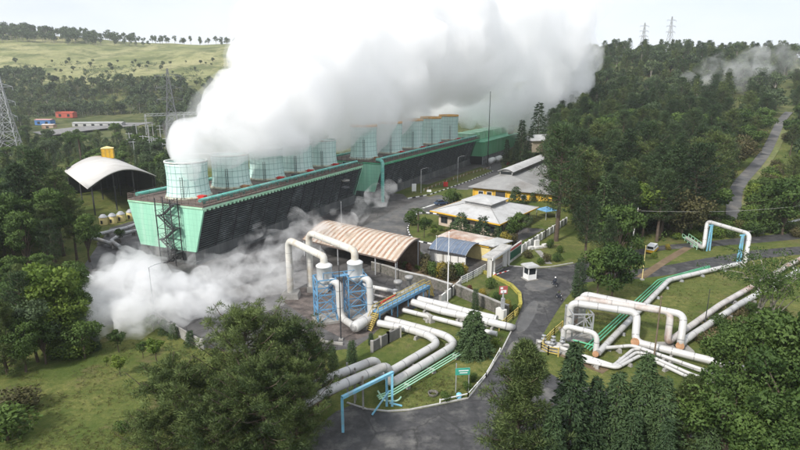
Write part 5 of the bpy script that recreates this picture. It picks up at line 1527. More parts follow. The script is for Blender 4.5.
class Proto:
    """a kind of tree: trunk mesh + crown mesh, also merged into one for far copies"""
    def __init__(s, key, crown, wood, leaf, bark):
        v, q, t, nn = crown.data()
        s.crown = np_mesh(key + '_crown', v, q, [leaf], t, nrm=nn)
        me = bpy.data.meshes.new(key + '_trunk'); me.from_pydata(wood.v, [], wood.f); me.materials.append(bark)
        me.polygons.foreach_set('use_smooth', [True] * len(wood.f)); me.update(); s.trunk = me
        wf = [f for f in wood.f if len(f) == 4]
        wv = np.array(wood.v) if wood.v else np.zeros((0, 3))
        wn_ = unit(wv * (1, 1, 0) + 1e-4) if len(wv) else wv
        V_ = np.concatenate([v, wv]); Q = np.concatenate([q, np.array(wf, int).reshape(-1, 4) + len(v)])
        s.one = np_mesh(key, V_, Q, [leaf, bark], np.concatenate([t, np.zeros(len(wv))]), [0] * len(q) + [1] * len(wf), nrm=np.concatenate([nn, wn_]))
        s.key = key
def pine(key, h, sp, base=.35, nb=46, tufts=5, nl=34, l=.42, w=.075, rnd=1.5, lean=0.0, leaf='needle', tr=.55):
    c, mb = Crown(), MB()
    top = np.array([lean * h, 0, h])
    tk = [V(lean * h * t * t + .25 * math.sin(5 * t + 1) * t, .2 * math.sin(4 * t), h * t) for t in np.linspace(0, .97, 8)]
    mb.tube(tk, [max(.04, .028 * h * (1 - .85 * t)) * .8 for t in np.linspace(0, 1, 8)], 7)
    for i in range(nb):
        f = base + (1 - base) * ((i + .5) / nb) ** .9
        t = (f - base) / (1 - base)
        prof = (math.sin(math.pi * min(1, .22 + .78 * t)) ** .7 if rnd > 1 else (1 - t) ** .75 * (1 if t > .06 else .75)) + .12
        Lb = sp * prof * rng.uniform(.55, 1.12)
        a = i * 2.399 + rng.uniform(-.4, .4)
        p0 = np.array([lean * h * f * f + .25 * math.sin(5 * f + 1) * f, .2 * math.sin(4 * f), h * f])
        up = rng.uniform(-.05, .35) + .5 * t
        d = np.array([math.cos(a), math.sin(a), 0])
        pts = [p0 + d * Lb * k + np.array([0, 0, Lb * (up * k + .18 * k * k - .1 * math.sin(math.pi * k))]) for k in (0, .33, .66, 1)]
        mb.tube([Vector(p) for p in pts], [.012 * h * .35 * (1.2 - k) * .8 + .02 for k in (0, .33, .66, 1)], 5, caps=False)
        tt = rng.uniform(.15, .85)
        for j in range(tufts):
            k = .38 + .62 * (j + rng.uniform(.2, .8)) / tufts
            q = p0 + d * Lb * k + np.array([0, 0, Lb * (up * k + .18 * k * k - .1 * math.sin(math.pi * k))])
            q = q + rng.normal(0, .14 * Lb, 3) * (1, 1, .45)
            c.tuft(q, tr * (1.15 - .3 * t), nl, l, w, .45, np.clip(tt + rng.normal(0, .15), 0, 1), .7)
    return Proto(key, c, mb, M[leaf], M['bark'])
def conifer(key, h, sp, base=.08, lev=24, per=7, nl=16, l=.42, w=.12, droop=.25, leaf='needle_dark', power=.8, gap=0.0):
    c, mb = Crown(), MB()
    mb.tube([V(0, 0, 0), V(0, 0, h * .5), V(0, 0, h * .98)], [.016 * h, .010 * h, .02], 7)
    for i in range(lev):
        f = base + (1 - base) * i / lev
        t = (f - base) / (1 - base)
        for k in range(per):
            if rng.random() < gap: continue
            a = 2 * math.pi * (k + rng.uniform(-.35, .35)) / per + i * .7
            Lb = (sp * (1 - t) ** power * rng.uniform(.72, 1.15) + .12)
            d = np.array([math.cos(a), math.sin(a), 0]); s_ = np.array([-d[1], d[0], 0])
            n_ = max(5, int(nl * (.4 + .6 * (1 - t))))
            kk = rng.uniform(.15, 1, n_) ** .8
            zz = h * f + rng.uniform(-.5, .5) * h / lev
            C = np.array([0, 0, zz]) + d * (Lb * kk)[:, None] + s_ * (rng.normal(0, .16, n_) * Lb * (1.1 - kk * .6))[:, None] + np.array([0, 0, 1]) * ((.10 * kk - droop * kk * kk) * Lb)[:, None] + rng.normal(0, .07, (n_, 3))
            D = unit(d + s_ * rng.normal(0, .6, n_)[:, None] + np.array([0, 0, -.25]) + rng.normal(0, .35, (n_, 3)))
            tt = rng.uniform(.2, .8)
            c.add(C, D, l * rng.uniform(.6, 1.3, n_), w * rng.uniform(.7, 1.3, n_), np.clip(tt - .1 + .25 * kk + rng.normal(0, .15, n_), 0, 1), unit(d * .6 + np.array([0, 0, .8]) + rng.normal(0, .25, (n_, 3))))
    return Proto(key, c, mb, M[leaf], M['bark'])
def broad(key, h, sp, base=.3, nblob=20, nl=230, l=.36, w=.22, leaf='leaf', bark='bark', rb=.34, flat=1.0, shell=.75):
    c, mb = Crown(), MB()
    zc = h * (base + (1 - base) * .52); rz = h * (1 - base) * .5
    mb.tube([V(0, 0, 0), V(.1, .05, h * base * .6), V(0, .1, h * base + .2 * rz), V(.1, 0, zc)], [.022 * h, .018 * h, .014 * h, .05], 7)
    for i in range(nblob):
        o = unit(rng.normal(size=(1, 3)) + (0, 0, .25))[0]
        k = rng.uniform(shell - .25, shell + .05)
        p = np.array([0, 0, zc]) + o * k * np.array([sp, sp, rz * flat])
        if p[2] < h * base * .75: p[2] = h * base * .75 + rng.uniform(0, .4)
        r = sp * rb * rng.uniform(.75, 1.25)
        c.blob(p, (r, r, r * .72), int(nl * rng.uniform(.8, 1.2)), l, w)
        m_ = V(*(np.array([0, 0, h * base]) * .5 + p * .5)) + V(0, 0, .15 * h * (1 - base))
        mb.tube([V(0, 0, h * base), m_ * .8 + V(0, 0, h * base) * .2, Vector(p)], [.011 * h, .007 * h, .02], 5, caps=False)
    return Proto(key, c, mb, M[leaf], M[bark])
def sparse(key, h, sp):
    c, mb = Crown(), MB()
    mb.tube([V(0, 0, 0), V(.2, 0, h * .4), V(.1, .2, h * .6)], [.14, .11, .09], 7)
    for i in range(13):
        a = i * 2.4; L_b = sp * rng.uniform(.45, 1.0)
        e = V(math.cos(a) * L_b, math.sin(a) * L_b, h * rng.uniform(.72, .98))
        s0 = V(.1, .2, h * rng.uniform(.35, .6))
        mid = s0 * .5 + e * .5 + V(0, 0, .1 * h)
        mb.tube([s0, mid, e], [.07, .045, .015], 5, caps=False)
        for k in (.55, .8, 1):
            q = s0.lerp(e, k) + V(0, 0, .1 * h * (1 - k))
            for j in range(3): c.blob(np.array(q) + rng.normal(0, .5, 3) * (1, 1, .3), (.75, .75, .22), 28, .26, .12)
    return Proto(key, c, mb, M['leaf'], M['pale_bark'])
def palm(key, h):
    c, mb = Crown(), MB()
    mb.tube([V(0, 0, 0), V(.1, 0, h * .5), V(0, 0, h)], [.22, .18, .16], 8)
    for i in range(18):
        a = i * 2.4; e = rng.uniform(-.2, .9)
        for k in np.linspace(.1, 1, 14):
            p = np.array([math.cos(a) * 2.6 * k, math.sin(a) * 2.6 * k, h + 2.2 * (e * k - .75 * k * k)])
            for s_ in (-1, 1):
                D = unit(np.array([[math.cos(a) * .4 - s_ * math.sin(a), math.sin(a) * .4 + s_ * math.cos(a), -.5]]))
                c.add(p[None], D, np.array([.7 * (1.1 - k * .6)]), np.array([.12]), np.array([rng.uniform(.2, .7)]))
    return Proto(key, c, mb, M['leaf'], M['bark'])
def bush(key, r, nblob=7, nl=150, l=.2, w=.13, leaf='leaf', tall=1.0):
    c, mb = Crown(), MB()
    mb.tube([V(0, 0, 0), V(0, 0, r * tall * .9)], [.06, .03], 5)
    for i in range(nblob):
        o = unit(rng.normal(size=(1, 3)))[0]
        c.blob(np.array([0, 0, r * tall]) + o * np.array([.45, .45, .45 * tall]) * r, (r * .6, r * .6, r * .6 * tall), nl, l, w)
    return Proto(key, c, mb, M[leaf], M['bark'])

PR = {}
PR['pine_big'] = [pine('big_pine', 13, 4.6, .22, 66, 7, 104, .36, .045, 1.5, .04, tr=.58), pine('big_pine', 12, 4.3, .18, 62, 7, 104, .36, .045, 1.5, -.08, tr=.56)]
PR['pine_lean'] = [pine('leaning_pine', 10.5, 4.4, .30, 46, 7, 104, .36, .045, 1.5, -.32, tr=.54)]
PR['pine_cone'] = [pine('cone_pine', 11, 3.4, .06, 90, 6, 84, .34, .045, .5, tr=.46)]
PR['pine_tall'] = [pine('tall_pine', 22, 4.4, .30, 60, 6, 24, .62, .13, 1.5, .02, 'needle_dark', .85), pine('tall_pine', 21, 3.9, .36, 54, 6, 24, .62, .13, 1.5, -.03, 'needle', .8), pine('tall_pine', 20, 4.2, .25, 60, 6, 24, .6, .13, .5, .0, 'needle_dark', .85)]
PR['spruce'] = [conifer('narrow_conifer', 10, 1.9, .04, 34, 9, 30, .38, .13, .3), conifer('narrow_conifer', 9, 2.2, .05, 28, 9, 30, .38, .14, .45)]
PR['spruce_wide'] = [conifer('wide_conifer', 10, 3.0, .10, 26, 10, 36, .42, .14, .35, gap=.12)]
PR['norfolk'] = [conifer('norfolk_pine', 6.2, 2.7, .08, 15, 10, 90, .42, .14, .5, gap=.03, power=.65)]
PR['spruce_mid'] = [conifer('dark_conifer', 13, 2.6, .06, 26, 8, 18, .62, .2, .3), conifer('dark_conifer', 12, 3.0, .1, 22, 8, 18, .65, .22, .4, gap=.15)]
PR['cypress'] = [conifer('columnar_cypress', 8, 1.15, .02, 34, 9, 18, .36, .11, -.5, power=.35)]
PR['cone_shrub'] = [conifer('cone_shrub', 2.6, .95, .02, 16, 9, 14, .24, .09, .1, 'needle_dark', .75)]
PR['broad_near'] = [broad('round_tree', 12, 6.2, .22, 44, 330, .34, .2, 'leaf', rb=.26), broad('round_tree', 9.5, 4.4, .18, 30, 300, .32, .2, 'leaf', rb=.30)]
PR['broad_mid'] = [broad('leafy_tree', 13, 4.4, .22, 24, 170, .55, .34, 'leaf'), broad('leafy_tree', 11, 4.8, .18, 26, 160, .55, .34, 'leaf', rb=.30), broad('leafy_tree', 12, 4.0, .25, 20, 170, .55, .32, 'leaf_far')]
PR['broad_wood'] = [broad('leafy_tree', 10, 3.6, .2, 30, 230, .36, .21, 'leaf', rb=.28), broad('leafy_tree', 11, 3.2, .22, 26, 240, .36, .21, 'leaf', rb=.30)]
PR['hill'] = [broad('hill_tree', 13, 4.6, .2, 10, 20, 2.0, 1.2, 'leaf_far'), broad('hill_tree', 15, 3.4, .5, 8, 18, 1.9, 1.1, 'leaf_far', 'pale_bark', rb=.36), broad('hill_tree', 14, 4.4, .3, 12, 18, 2.0, 1.2, 'leaf_far')]
PR['broad_bright'] = [broad('bright_tree', 10, 4.0, .2, 22, 170, .5, .32, 'leaf_bright')]
PR['broad_brown'] = [broad('brown_tree', 10, 4.2, .2, 24, 160, .5, .32, 'leaf_brown')]
PR['pine_far'] = [pine('far_pine', 19, 4.0, .25, 36, 4, 13, 1.0, .28, 1.5, .02, 'needle_dark', 1.1), pine('far_pine', 18, 3.7, .2, 36, 4, 13, 1.0, .28, .5, 0, 'needle', 1.1)]
PR['pine_mid'] = [pine('ridge_pine', 18, 4.4, .22, 34, 4, 13, 1.0, .28, 1.5, .03, 'needle', 1.15)]
PR['broad_far'] = [broad('far_tree', 13, 4.8, .2, 16, 75, 1.0, .6, 'leaf_far'), broad('far_tree', 12, 5.2, .15, 18, 70, 1.0, .6, 'leaf_far', rb=.32)]
PR['gum_far'] = [broad('far_gum', 16, 3.6, .5, 12, 45, 1.0, .55, 'leaf_far', 'pale_bark', rb=.36)]
PR['young'] = [broad('young_tree', 4.2, 1.5, .42, 14, 110, .26, .15, 'leaf', rb=.36)]
PR['young_bright'] = [broad('young_tree', 3.6, 1.1, .35, 12, 110, .24, .14, 'leaf_bright', rb=.38)]
PR['sparse'] = [sparse('sparse_tree', 10.5, 4.2)]
PR['palm'] = [palm('palm', 6)]
PR['bush'] = [bush('round_bush', 1.0), bush('round_bush', 1.0, 6, 160, tall=1.2)]
PR['bush_bright'] = [bush('round_bush', 1.0, leaf='leaf_bright')]
PR['bush_yellow'] = [bush('round_bush', 1.0, leaf='leaf_yellow')]
PR['bush_brown'] = [bush('round_bush', 1.0, leaf='leaf_brown')]
PR['bush_red'] = [bush('round_bush', .8, leaf='leaf_red')]

used_proto = {}
def plant(kind, x, y, h, label, cat='tree', group=None, name=None, i=None, rz=None, parts=True, z=None, wide=1.0):
    """one tree or shrub; h = wanted height"""
    pr = PR[kind][(random.randrange(len(PR[kind])) if i is None else i) % len(PR[kind])]
    z = terr(x, y) if z is None else z
    if not hasattr(pr, 'h'):
        co = np.empty(len(pr.crown.vertices) * 3, np.float32); pr.crown.vertices.foreach_get('co', co)
        pr.h = float(co[2::3].max())
    s = h / pr.h
    nm = name or pr.key
    rz = random.uniform(0, 6.28) if rz is None else rz
    if not parts:
        o = bpy.data.objects.new(nm, pr.one); COL.objects.link(o)
        o.location = (x, y, z - .1); o.rotation_euler = (0, 0, rz); o.scale = (s * wide, s * wide, s)
        return tag(o, label, cat, group)
    root = thing(nm, label, cat, (x, y, z - .05), rz, group)
    root.scale = (s * wide, s * wide, s)
    for pn, me in (('trunk' if cat == 'tree' else 'stem', pr.trunk), ('crown' if cat == 'tree' else 'foliage', pr.crown)):
        o = bpy.data.objects.new(pn, me); COL.objects.link(o); o.parent = root
    return root
def plant_px(kind, bx, by, ty, label, cat='tree', **kw):
    """base pixel and crown-top pixel row"""
    p = P(bx, by)
    k = 540 / (p.y * CP + CAM_H * SP)
    h = (by - ty) / (k * CP) * 1.02
    return plant(kind, p.x, p.y, h, label, cat, **kw)

# --- singled out trees of the near ground
g_fp = 'big pines in the near grove'
plant_px('pine_big', 250, 436, 297, 'tallest big pine in the grove beside the hillside lawn', i=0, rz=.4)
plant_px('pine_big', 292, 428, 308, 'big rounded pine in the grove nearest the dark yard', i=1, rz=2.0)
plant_px('pine_lean', 212, 470, 345, 'pine with a bare curving limb, leaning over the hillside lawn', i=0, rz=.2)
plant_px('pine_big', 268, 476, 345, 'bushy pine at the middle front of the grove', i=0, rz=3.4)
plant_px('pine_big', 297, 466, 352, 'bushy pine in front of the pipes crossing the road', i=1, rz=5.0, wide=.9)
plant_px('pine_big', 222, 492, 388, 'low bushy pine at the front edge of the grove', i=1, rz=1.0)
plant_px('pine_big', 318, 412, 330, 'thin needled pine between the grove and the white road crossing pipes', i=0, rz=4.2, wide=.75)
plant_px('pine_big', 165, 492, 400, 'low pine at the lawn side of the grove front', i=0, rz=2.6)
plant_px('pine_cone', 517, 472, 333, 'broad cone shaped pine standing before the road', i=0)
plant_px('spruce', 566, 462, 337, 'slim dark pointed conifer beside the broad cone shaped pine', i=0)
plant_px('spruce', 590, 458, 372, 'short dark conifer second from the broad cone shaped pine', i=1)
plant_px('spruce', 611, 456, 366, 'dark conifer whose tip crosses the slim white pipes', i=1, wide=1.15)
plant_px('spruce', 636, 456, 348, 'tallest dark narrow conifer before the slim white pipes', i=0, wide=1.1)
plant_px('spruce_wide', 655, 462, 372, 'dark wide conifer between the tall narrow one and the round tree', i=0)
plant_px('pine_cone', 683, 460, 368, 'dark bushy conifer before the low end of the white pipe loop', i=0, wide=.9)
plant_px('spruce', 702, 470, 395, 'small pale green conifer at the frame edge under the round tree', i=1)
plant_px('broad_near', 748, 420, 318, 'large round leafy tree beside the brown bank', i=0)
plant_px('broad_near', 722, 470, 372, 'dark leafy tree below the large round tree', i=1)
plant_px('broad_near', 786, 465, 352, 'leafy tree at the corner below the two ground pipes', i=1)
plant_px('broad_near', 812, 430, 300, 'leafy tree at the right edge near the two ground pipes', i=1)
plant_px('broad_near', 764, 490, 405, 'bushy tree at the lower corner of the grove under the round tree', i=1)
plant_px('broad_near', 820, 475, 385, 'bushy tree at the lower frame corner', i=0, wide=.8)
plant_px('spruce', 548, 486, 400, 'dark conifer low beside the broad cone shaped pine', i=1)
plant_px('spruce_wide', 626, 480, 405, 'dark spreading conifer low before the tall narrow conifer', i=0)
plant_px('spruce', 660, 490, 412, 'small pointed conifer at the bottom between darker conifers', i=0)
plant_px('sparse', 752, 345, 250, 'sparse flat crowned tree with thin pale limbs before the ground pipes', i=0)
plant_px('sparse', 768, 352, 262, 'sparse thin limbed tree beside the brown bank', i=0, rz=2)
plant_px('norfolk', 473, 354, 309, 'dark drooping conifer on the lawn above the white pipes', i=0)
plant_px('cypress', 475, 312, 288, 'slender dark conifer rising before the triangular garden wall', i=0)
plant_px('cypress', 578, 298, 257, 'dark columnar cypress at the forecourt edge', i=0, wide=1.05)
plant_px('pine_tall', 556, 241, 128, 'very tall dark pine behind the boundary wall, nearest the office', i=0)
for i, (bx, by, ty, k, lab) in enumerate(((597, 297, 247, 'broad_mid', 'dense dark tree nearest the columnar cypress'), (612, 300, 244, 'broad_mid', 'dense dark tree where the lower road leaves the forecourt'),
        (606, 276, 215, 'pine_tall', 'dark pine behind the dense trees by the lower road'), (585, 262, 196, 'pine_tall', 'dark pine at the back of the garden lawn'), (617, 262, 205, 'broad_mid', 'dark tree at the mouth of the upper road'))):
    plant_px(k, bx, by, ty, lab, i=i)
for i in range(9):
    t = (i + .5) / 9
    q = Vector(P(431, 229)).lerp(Vector(P(499, 244.5)), t)
    plant(('bush', 'bush', 'bush_brown')[i % 3], q.x, q.y, random.uniform(1.3, 2.2), 'leafy bush of the hedge along the office front wall', 'shrub', 'hedge bushes along the office front', wide=1.3)
g = 'small dark cypresses by the separator pad'
for i, (bx, by, ty, lab) in enumerate(((333, 368, 345, 'small dark cypress nearest the pine grove, by the separator pad'), (352, 363, 339, 'small dark cypress at the end of the grey block wall'), (371, 345, 332, 'small dark cypress beside the bridge stairs'))):
    plant_px('cypress', bx, by, ty, lab, group=g, wide=1.4)
# lawn under the steam
for (bx, by, ty, k, lab) in ((119, 352, 328, 'young', 'young leafy tree on the hillside lawn, nearest the ground steam'), (157, 362, 336, 'young_bright', 'slim young tree on the lawn below the perimeter wall'), (143, 358, 340, 'young', 'small young tree near the slim one on the lawn'),
        (121, 376, 353, 'young_bright', 'bright young tree alone in the middle of the hillside lawn'), (107, 366, 356, 'young_bright', 'tiny bright sapling on the hillside lawn'), (154, 332, 314, 'young', 'round young tree at the top end of the perimeter wall'),
        (165, 334, 318, 'cone_shrub', 'small dark cone shrub first along the perimeter wall'), (174, 338, 322, 'cone_shrub', 'small dark cone shrub second along the perimeter wall'), (191, 346, 329, 'cone_shrub', 'small dark cone shrub third along the perimeter wall'), (142, 300, 276, 'cypress', 'dark cypress tip half hidden in the ground steam')):
    plant_px(k, bx, by, ty, lab)
# shrubs of the roadside lawn and gardens
sh = [(472, 382, 371, 'bush', 'round clipped bush below the notice board, nearest the road'), (467, 391, 380, 'bush', 'round clipped bush between the notice board and litter bin'), (446, 401, 390, 'bush', 'round clipped bush alone at the corner of the roadside lawn'), (495, 347, 336, 'bush_bright', 'bright round bush near the road by the big conifer'), (487, 351, 341, 'bush', 'green bush beside the big drooping conifer'),
      (483, 297, 287, 'bush_yellow', 'yellowish bush in the middle of the triangular garden'), (490, 308, 296, 'bush_bright', 'light green bush low in the triangular garden'), (497, 301, 291, 'bush', 'green bush near the kerb of the triangular garden'), (508, 311, 298, 'bush_yellow', 'yellow green bush at the tip of the triangular garden'), (491, 289, 277, 'bush', 'small round topped bush at the top of the triangular garden'), (470, 292, 284, 'bush_red', 'reddish bush by the white sloping fence'), (478, 303, 294, 'bush', 'low green bush by the dark stone wall'), (515, 313, 304, 'bush', 'dark bush behind the tall billboard post'), (464, 296, 288, 'bush_yellow', 'small yellowish bush at the narrow end of the triangular garden'),
      (528, 258, 248, 'bush_brown', 'brownish bush at the foot of the monument path'), (546, 262, 252, 'bush_brown', 'brownish bush near the monument steps'), (557, 262, 252, 'bush', 'green bush at the lower edge of the garden lawn'), (549, 248, 238, 'bush', 'green bush by the boundary wall and monument'), (560, 253, 245, 'bush', 'small bush alone on the garden lawn'), (540, 265, 257, 'bush', 'low green bush at the lawn end of the garden path')]
for bx, by, ty, k, lab in sh: plant_px(k, bx, by, ty, lab, 'shrub')
for i, (bx, by, ty) in enumerate(((427, 274, 258), (434, 277, 261), (441, 279, 260), (448, 281, 262), (456, 279, 262), (462, 276, 261), (425, 266, 252), (418, 262, 250))):
    plant_px(('bush_brown', 'bush', 'bush_yellow')[i % 3], bx, by, ty, 'dense olive and brown bush of the clump before the white screen wall', 'shrub', group='bushes before the screen wall')
for i in range(9):
    plant_px(('bush', 'bush_red', 'bush_bright')[i % 3], 388 + i * 5.5 + random.uniform(-2, 2), 263 + i * 1.6 + random.uniform(-3, 3), 256 + i * 1.6, 'small mixed shrub in the planting bed above the stone wall', 'shrub', group='shrubs of the planting bed')
for i, (bx, by, ty) in enumerate(((461, 238.5, 212), (482, 243, 216), (470, 240, 224), (475, 241.5, 226), (452, 236, 222))):
    plant_px('cone_shrub', bx, by, ty, ('taller clipped cone tree before the office end', 'taller clipped cone tree at the middle of the office front', 'short clipped cone beside the office wall', 'short clipped cone between the two taller cones', 'short clipped cone at the office corner')[i], 'shrub', group='clipped cones before the office')
for (bx, by, ty, k, lab) in ((498, 240, 224, 'cone_shrub', 'dark cone tree at the office corner near the gate'), (510, 238, 222, 'bush', 'dark bush by the office corner and sign wall'), (517, 240, 212, 'broad_mid', 'dark round tree overhanging the office corner'), (504, 247, 230, 'bush_yellow', 'olive bush behind the sign wall'), (512, 245, 232, 'bush_brown', 'brownish bush behind the sign wall'), (528, 232, 216, 'broad_mid', 'dark leafy tree between office and boundary wall'),
        (418, 232, 208, 'palm', 'palm like tree in the rounded garden'), (424, 238, 216, 'young', 'small leafy tree in the rounded garden'), (412, 226, 210, 'bush', 'dark bush at the rounded garden kerb'), (434, 238, 226, 'young_bright', 'light green small tree before the office corner'),
        (449, 204, 188, 'bush', 'round dark bush at the verge road before the office roof'), (457, 203, 192, 'bush', 'smaller dark bush beside the dark blue car'), (515, 209, 188, 'cone_shrub', 'dark cone tree against the yellow wall'), (481, 199, 190, 'cone_shrub', 'small dark cone shrub at the yellow wall corner'), (524, 207, 197, 'cone_shrub', 'short dark cone shrub by the yellow wall'), (532, 206, 196, 'cone_shrub', 'short round cone shrub at the yellow wall end')):
    plant_px(k, bx, by, ty, lab, 'tree' if k in ('broad_mid', 'palm', 'young', 'young_bright') else 'shrub')
for (bx, by, ty, k, lab) in ((520, 168, 127, 'spruce_mid', 'dark conifer in front of the green hall end, slightly shorter'), (536, 164, 118, 'spruce_mid', 'tallest dark conifer at the green hall end'), (529, 167, 140, 'spruce_mid', 'dark conifer between the two taller ones'), (506, 166, 141, 'spruce_mid', 'dark conifer before the green hall wall'), (515, 167, 146, 'spruce_mid', 'short dark conifer near the white storage tanks')):
    plant_px(k, bx, by, ty, lab)
plant_px('broad_bright', 568, 176, 140, 'pale leafy tree beyond the workshop roof', i=0, wide=1.2)
plant_px('bush_bright', 653.5, 258.5, 251, 'bright yellow green shrub beside the parked minibus', 'shrub')
plant_px('bush_yellow', 668, 250, 243, 'yellow shrub by the upper road past the minibus', 'shrub')
plant_px('palm', 83, 172, 136, 'palm standing behind the arched shed')

for (bx, by, ty, k, lab) in ((48, 252, 152, 'pine_tall', 'very tall dark pine at the end of the arched shed'), (64, 256, 172, 'pine_tall', 'tall dark pine covering the near corner of the arched shed'), (77, 260, 196, 'pine_tall', 'dark pine before the arched shed posts'), (28, 256, 165, 'pine_tall', 'tall dark pine behind the bright wood edge trees'), (90, 262, 214, 'broad_wood', 'leafy tree beside the bent grey pipes'), (121, 243, 228, 'young', 'small tree between the bent grey pipes'),
        (8, 374, 296, 'pine_cone', 'broad bushy pine where the wood meets the frame edge'), (26, 372, 316, 'broad_wood', 'low leafy tree second along the wood front'), (46, 364, 312, 'broad_wood', 'leafy tree third along the wood front'), (72, 350, 304, 'broad_wood', 'leafy tree at the wood corner nearest the steam'), (82, 334, 286, 'broad_wood', 'leafy tree half veiled by the edge of the ground steam'), (75, 318, 262, 'broad_wood', 'tall leafy tree behind the wood corner, touching the steam'), (30, 352, 270, 'pine_tall', 'tall dark pine behind the second wood front tree'), (58, 342, 262, 'broad_bright', 'tall bright leafy tree rising behind the wood front'), (96, 350, 326, 'spruce', 'small green conifer standing in the edge of the ground steam')):
    plant_px(k, bx, by, ty, lab)

# --- woods: trees placed on the land inside outlines given by their foot points
def proj(x, y, z):
    d = y * CP - (z - CAM_H) * SP
    return 400 + FPX * x / d, 225 - FPX * (y * SP + (z - CAM_H) * CP) / d
def inside(p, poly):
    x, y = p; c = False
    for i in range(len(poly)):
        (x0, y0), (x1, y1) = poly[i], poly[i - 1]
        if (y0 > y) != (y1 > y) and x < (x1 - x0) * (y - y0) / (y1 - y0) + x0: c = not c
    return c
placed = []; kind_n = {}
yard_clear = [(28, 118), (150, 114), (160, 134), (90, 143), (28, 147)]
def wood(poly, drange, n_, sp, kinds, hr, label, group, parts_to=170, tries=6000, bias=1.0):
    """kinds: list of (weight, kind, label kind); sp = spacing as a function of distance"""
    k = 0
    for _ in range(tries):
        if k >= n_: break
        d = drange[0] + (drange[1] - drange[0]) * random.random() ** bias
        px = random.uniform(min(p[0] for p in poly), max(p[0] for p in poly))
        x, y = (px - 400) / FPX * d, d * .97
        z = terr(x, y)
        if not inside(proj(x, y, z), poly): continue
        s = sp(d)
        if inside(proj(x, y, z), yard_clear): continue
        if any((x - a) ** 2 + (y - b) ** 2 < s * s for a, b in placed): continue
        placed.append((x, y))
        r = random.random() * sum(w for w, *_ in kinds)
        for w, kd, lk, hs in kinds:
            r -= w
            if r <= 0: break
        if kd == 'pine_far' and kind_n.get(kd, 0) >= 290: kd, lk = 'pine_mid', 'mid green pine'
        kind_n[kd] = kind_n.get(kd, 0) + 1
        h = random.uniform(*hr) * hs
        plant(kd, x, y, h, f'{lk} {label}', 'tree', f'{lk} {group}', parts=d < parts_to, wide=random.uniform(.85, 1.25))
        k += 1
    return k
cnt = {}
near_mix = [(6, 'pine_tall', 'tall dark pine', 1.0), (2, 'spruce_mid', 'dark pointed conifer', .75), (1.2, 'broad_mid', 'leafy tree', .72), (.5, 'broad_brown', 'brownish tree', .6), (.5, 'broad_bright', 'bright green tree', .6)]
far_mix = [(4, 'pine_far', 'far dark pine', 1.0), (3, 'broad_far', 'far rounded tree', .8), (.8, 'gum_far', 'far slender tree', 1.0)]
right_poly = [(558, 205), (575, 228), (597, 246), (622, 247), (662, 241), (690, 238), (706, 230), (716, 215), (718, 200), (724, 184), (740, 167), (754, 152), (764, 136), (772, 118), (780, 106), (779, 90), (800, 55), (560, 55), (545, 140)]
cnt['r1'] = wood(right_poly, (112, 185), 100, lambda d: 4.1, near_mix, (15, 23), 'in the forest slope behind the garden lawn and upper road', 'of the near forest slope', 190)
cnt['r2'] = wood(right_poly, (185, 300), 150, lambda d: 5.6, [(6, 'pine_tall', 'dark pine', 1.0), (3, 'broad_mid', 'leafy tree', .8), (.6, 'broad_brown', 'brownish tree', .65), (.5, 'broad_bright', 'bright tree', .6)], (14, 21), 'halfway up the forest slope east of the works', 'of the middle forest slope', 0)
cnt['r3'] = wood(right_poly, (300, 640), 380, lambda d: 6.4, far_mix, (14, 20), 'on the high forest ridge under the pale sky', 'of the forest ridge', 0)
road_r = [(770, 236), (772, 215), (776, 195), (783, 172), (789, 150), (794, 130), (793, 112), (785, 96), (778, 80), (790, 45), (860, 45), (860, 236), (800, 236)]
cnt['r4'] = wood(road_r, (125, 600), 100, lambda d: 5.5 + d / 80, [(2, 'broad_mid', 'leafy tree', .8), (2, 'pine_tall', 'dark pine', 1.0), (.8, 'broad_bright', 'bright green tree', .7)], (11, 18), 'on the bank beyond the uphill road', 'beyond the uphill road', 170)
left_poly = [(-70, 372), (18, 366), (58, 350), (70, 332), (64, 300), (68, 262), (60, 240), (52, 212), (-70, 212)]
cnt['l1a'] = wood(left_poly, (70, 94), 34, lambda d: 3.0, [(3, 'broad_wood', 'dense leafy tree', .9), (3, 'pine_cone', 'young bushy pine', 1.0), (1, 'young', 'slim leafy tree', .8)], (4.5, 8), 'at the front of the dark wood beside the ground steam', 'of the west wood front', 150)
cnt['l1'] = wood(left_poly, (94, 150), 60, lambda d: 4.2, [(4, 'broad_wood', 'tall leafy tree', .95), (3, 'pine_tall', 'dark pine', 1.0), (.5, 'broad_bright', 'bright leafy tree', .7)], (11, 17), 'deep in the dark wood beside the arched shed', 'of the west wood', 150)
left2 = [(-70, 212), (52, 212), (58, 198), (90, 182), (150, 176), (168, 160), (168, 136), (-70, 136)]
cnt['l5'] = wood([(146, 172), (174, 150), (174, 188), (150, 192)], (150, 240), 14, lambda d: 4.5, [(2, 'spruce_mid', 'dark conifer', 1.0), (2, 'broad_mid', 'dark leafy tree', .8)], (8, 13), 'between the arched shed and the cooling tower', 'behind the tower end', 0)
cnt['l2'] = wood(left2, (150, 430), 230, lambda d: 4.8 + d / 120, [(3, 'broad_mid', 'dark leafy tree', .8), (3, 'pine_far', 'dark pine', .8), (2, 'spruce_mid', 'dark conifer', .8)], (8, 15), 'between the arched shed and the far yard', 'of the middle west wood', 0)
left3 = [(-70, 150), (250, 150), (250, 62), (-70, 62)]
cnt['l3'] = wood(left3, (400, 660), 360, lambda d: 6.8, far_mix, (8, 16), 'on the lower hillside above the far yard', 'of the lower hillside', 0, bias=1.3)
cnt['l4'] = wood(left3, (660, 930), 60, lambda d: 14, [(2, 'broad_far', 'lone rounded tree', .6), (1, 'gum_far', 'lone slender tree', .7)], (7, 14), 'scattered on the pale grassy hillside', 'of the grassy hillside', 0)
mid_poly = [(540, 150), (600, 130), (600, 50), (470, 50), (470, 100)]
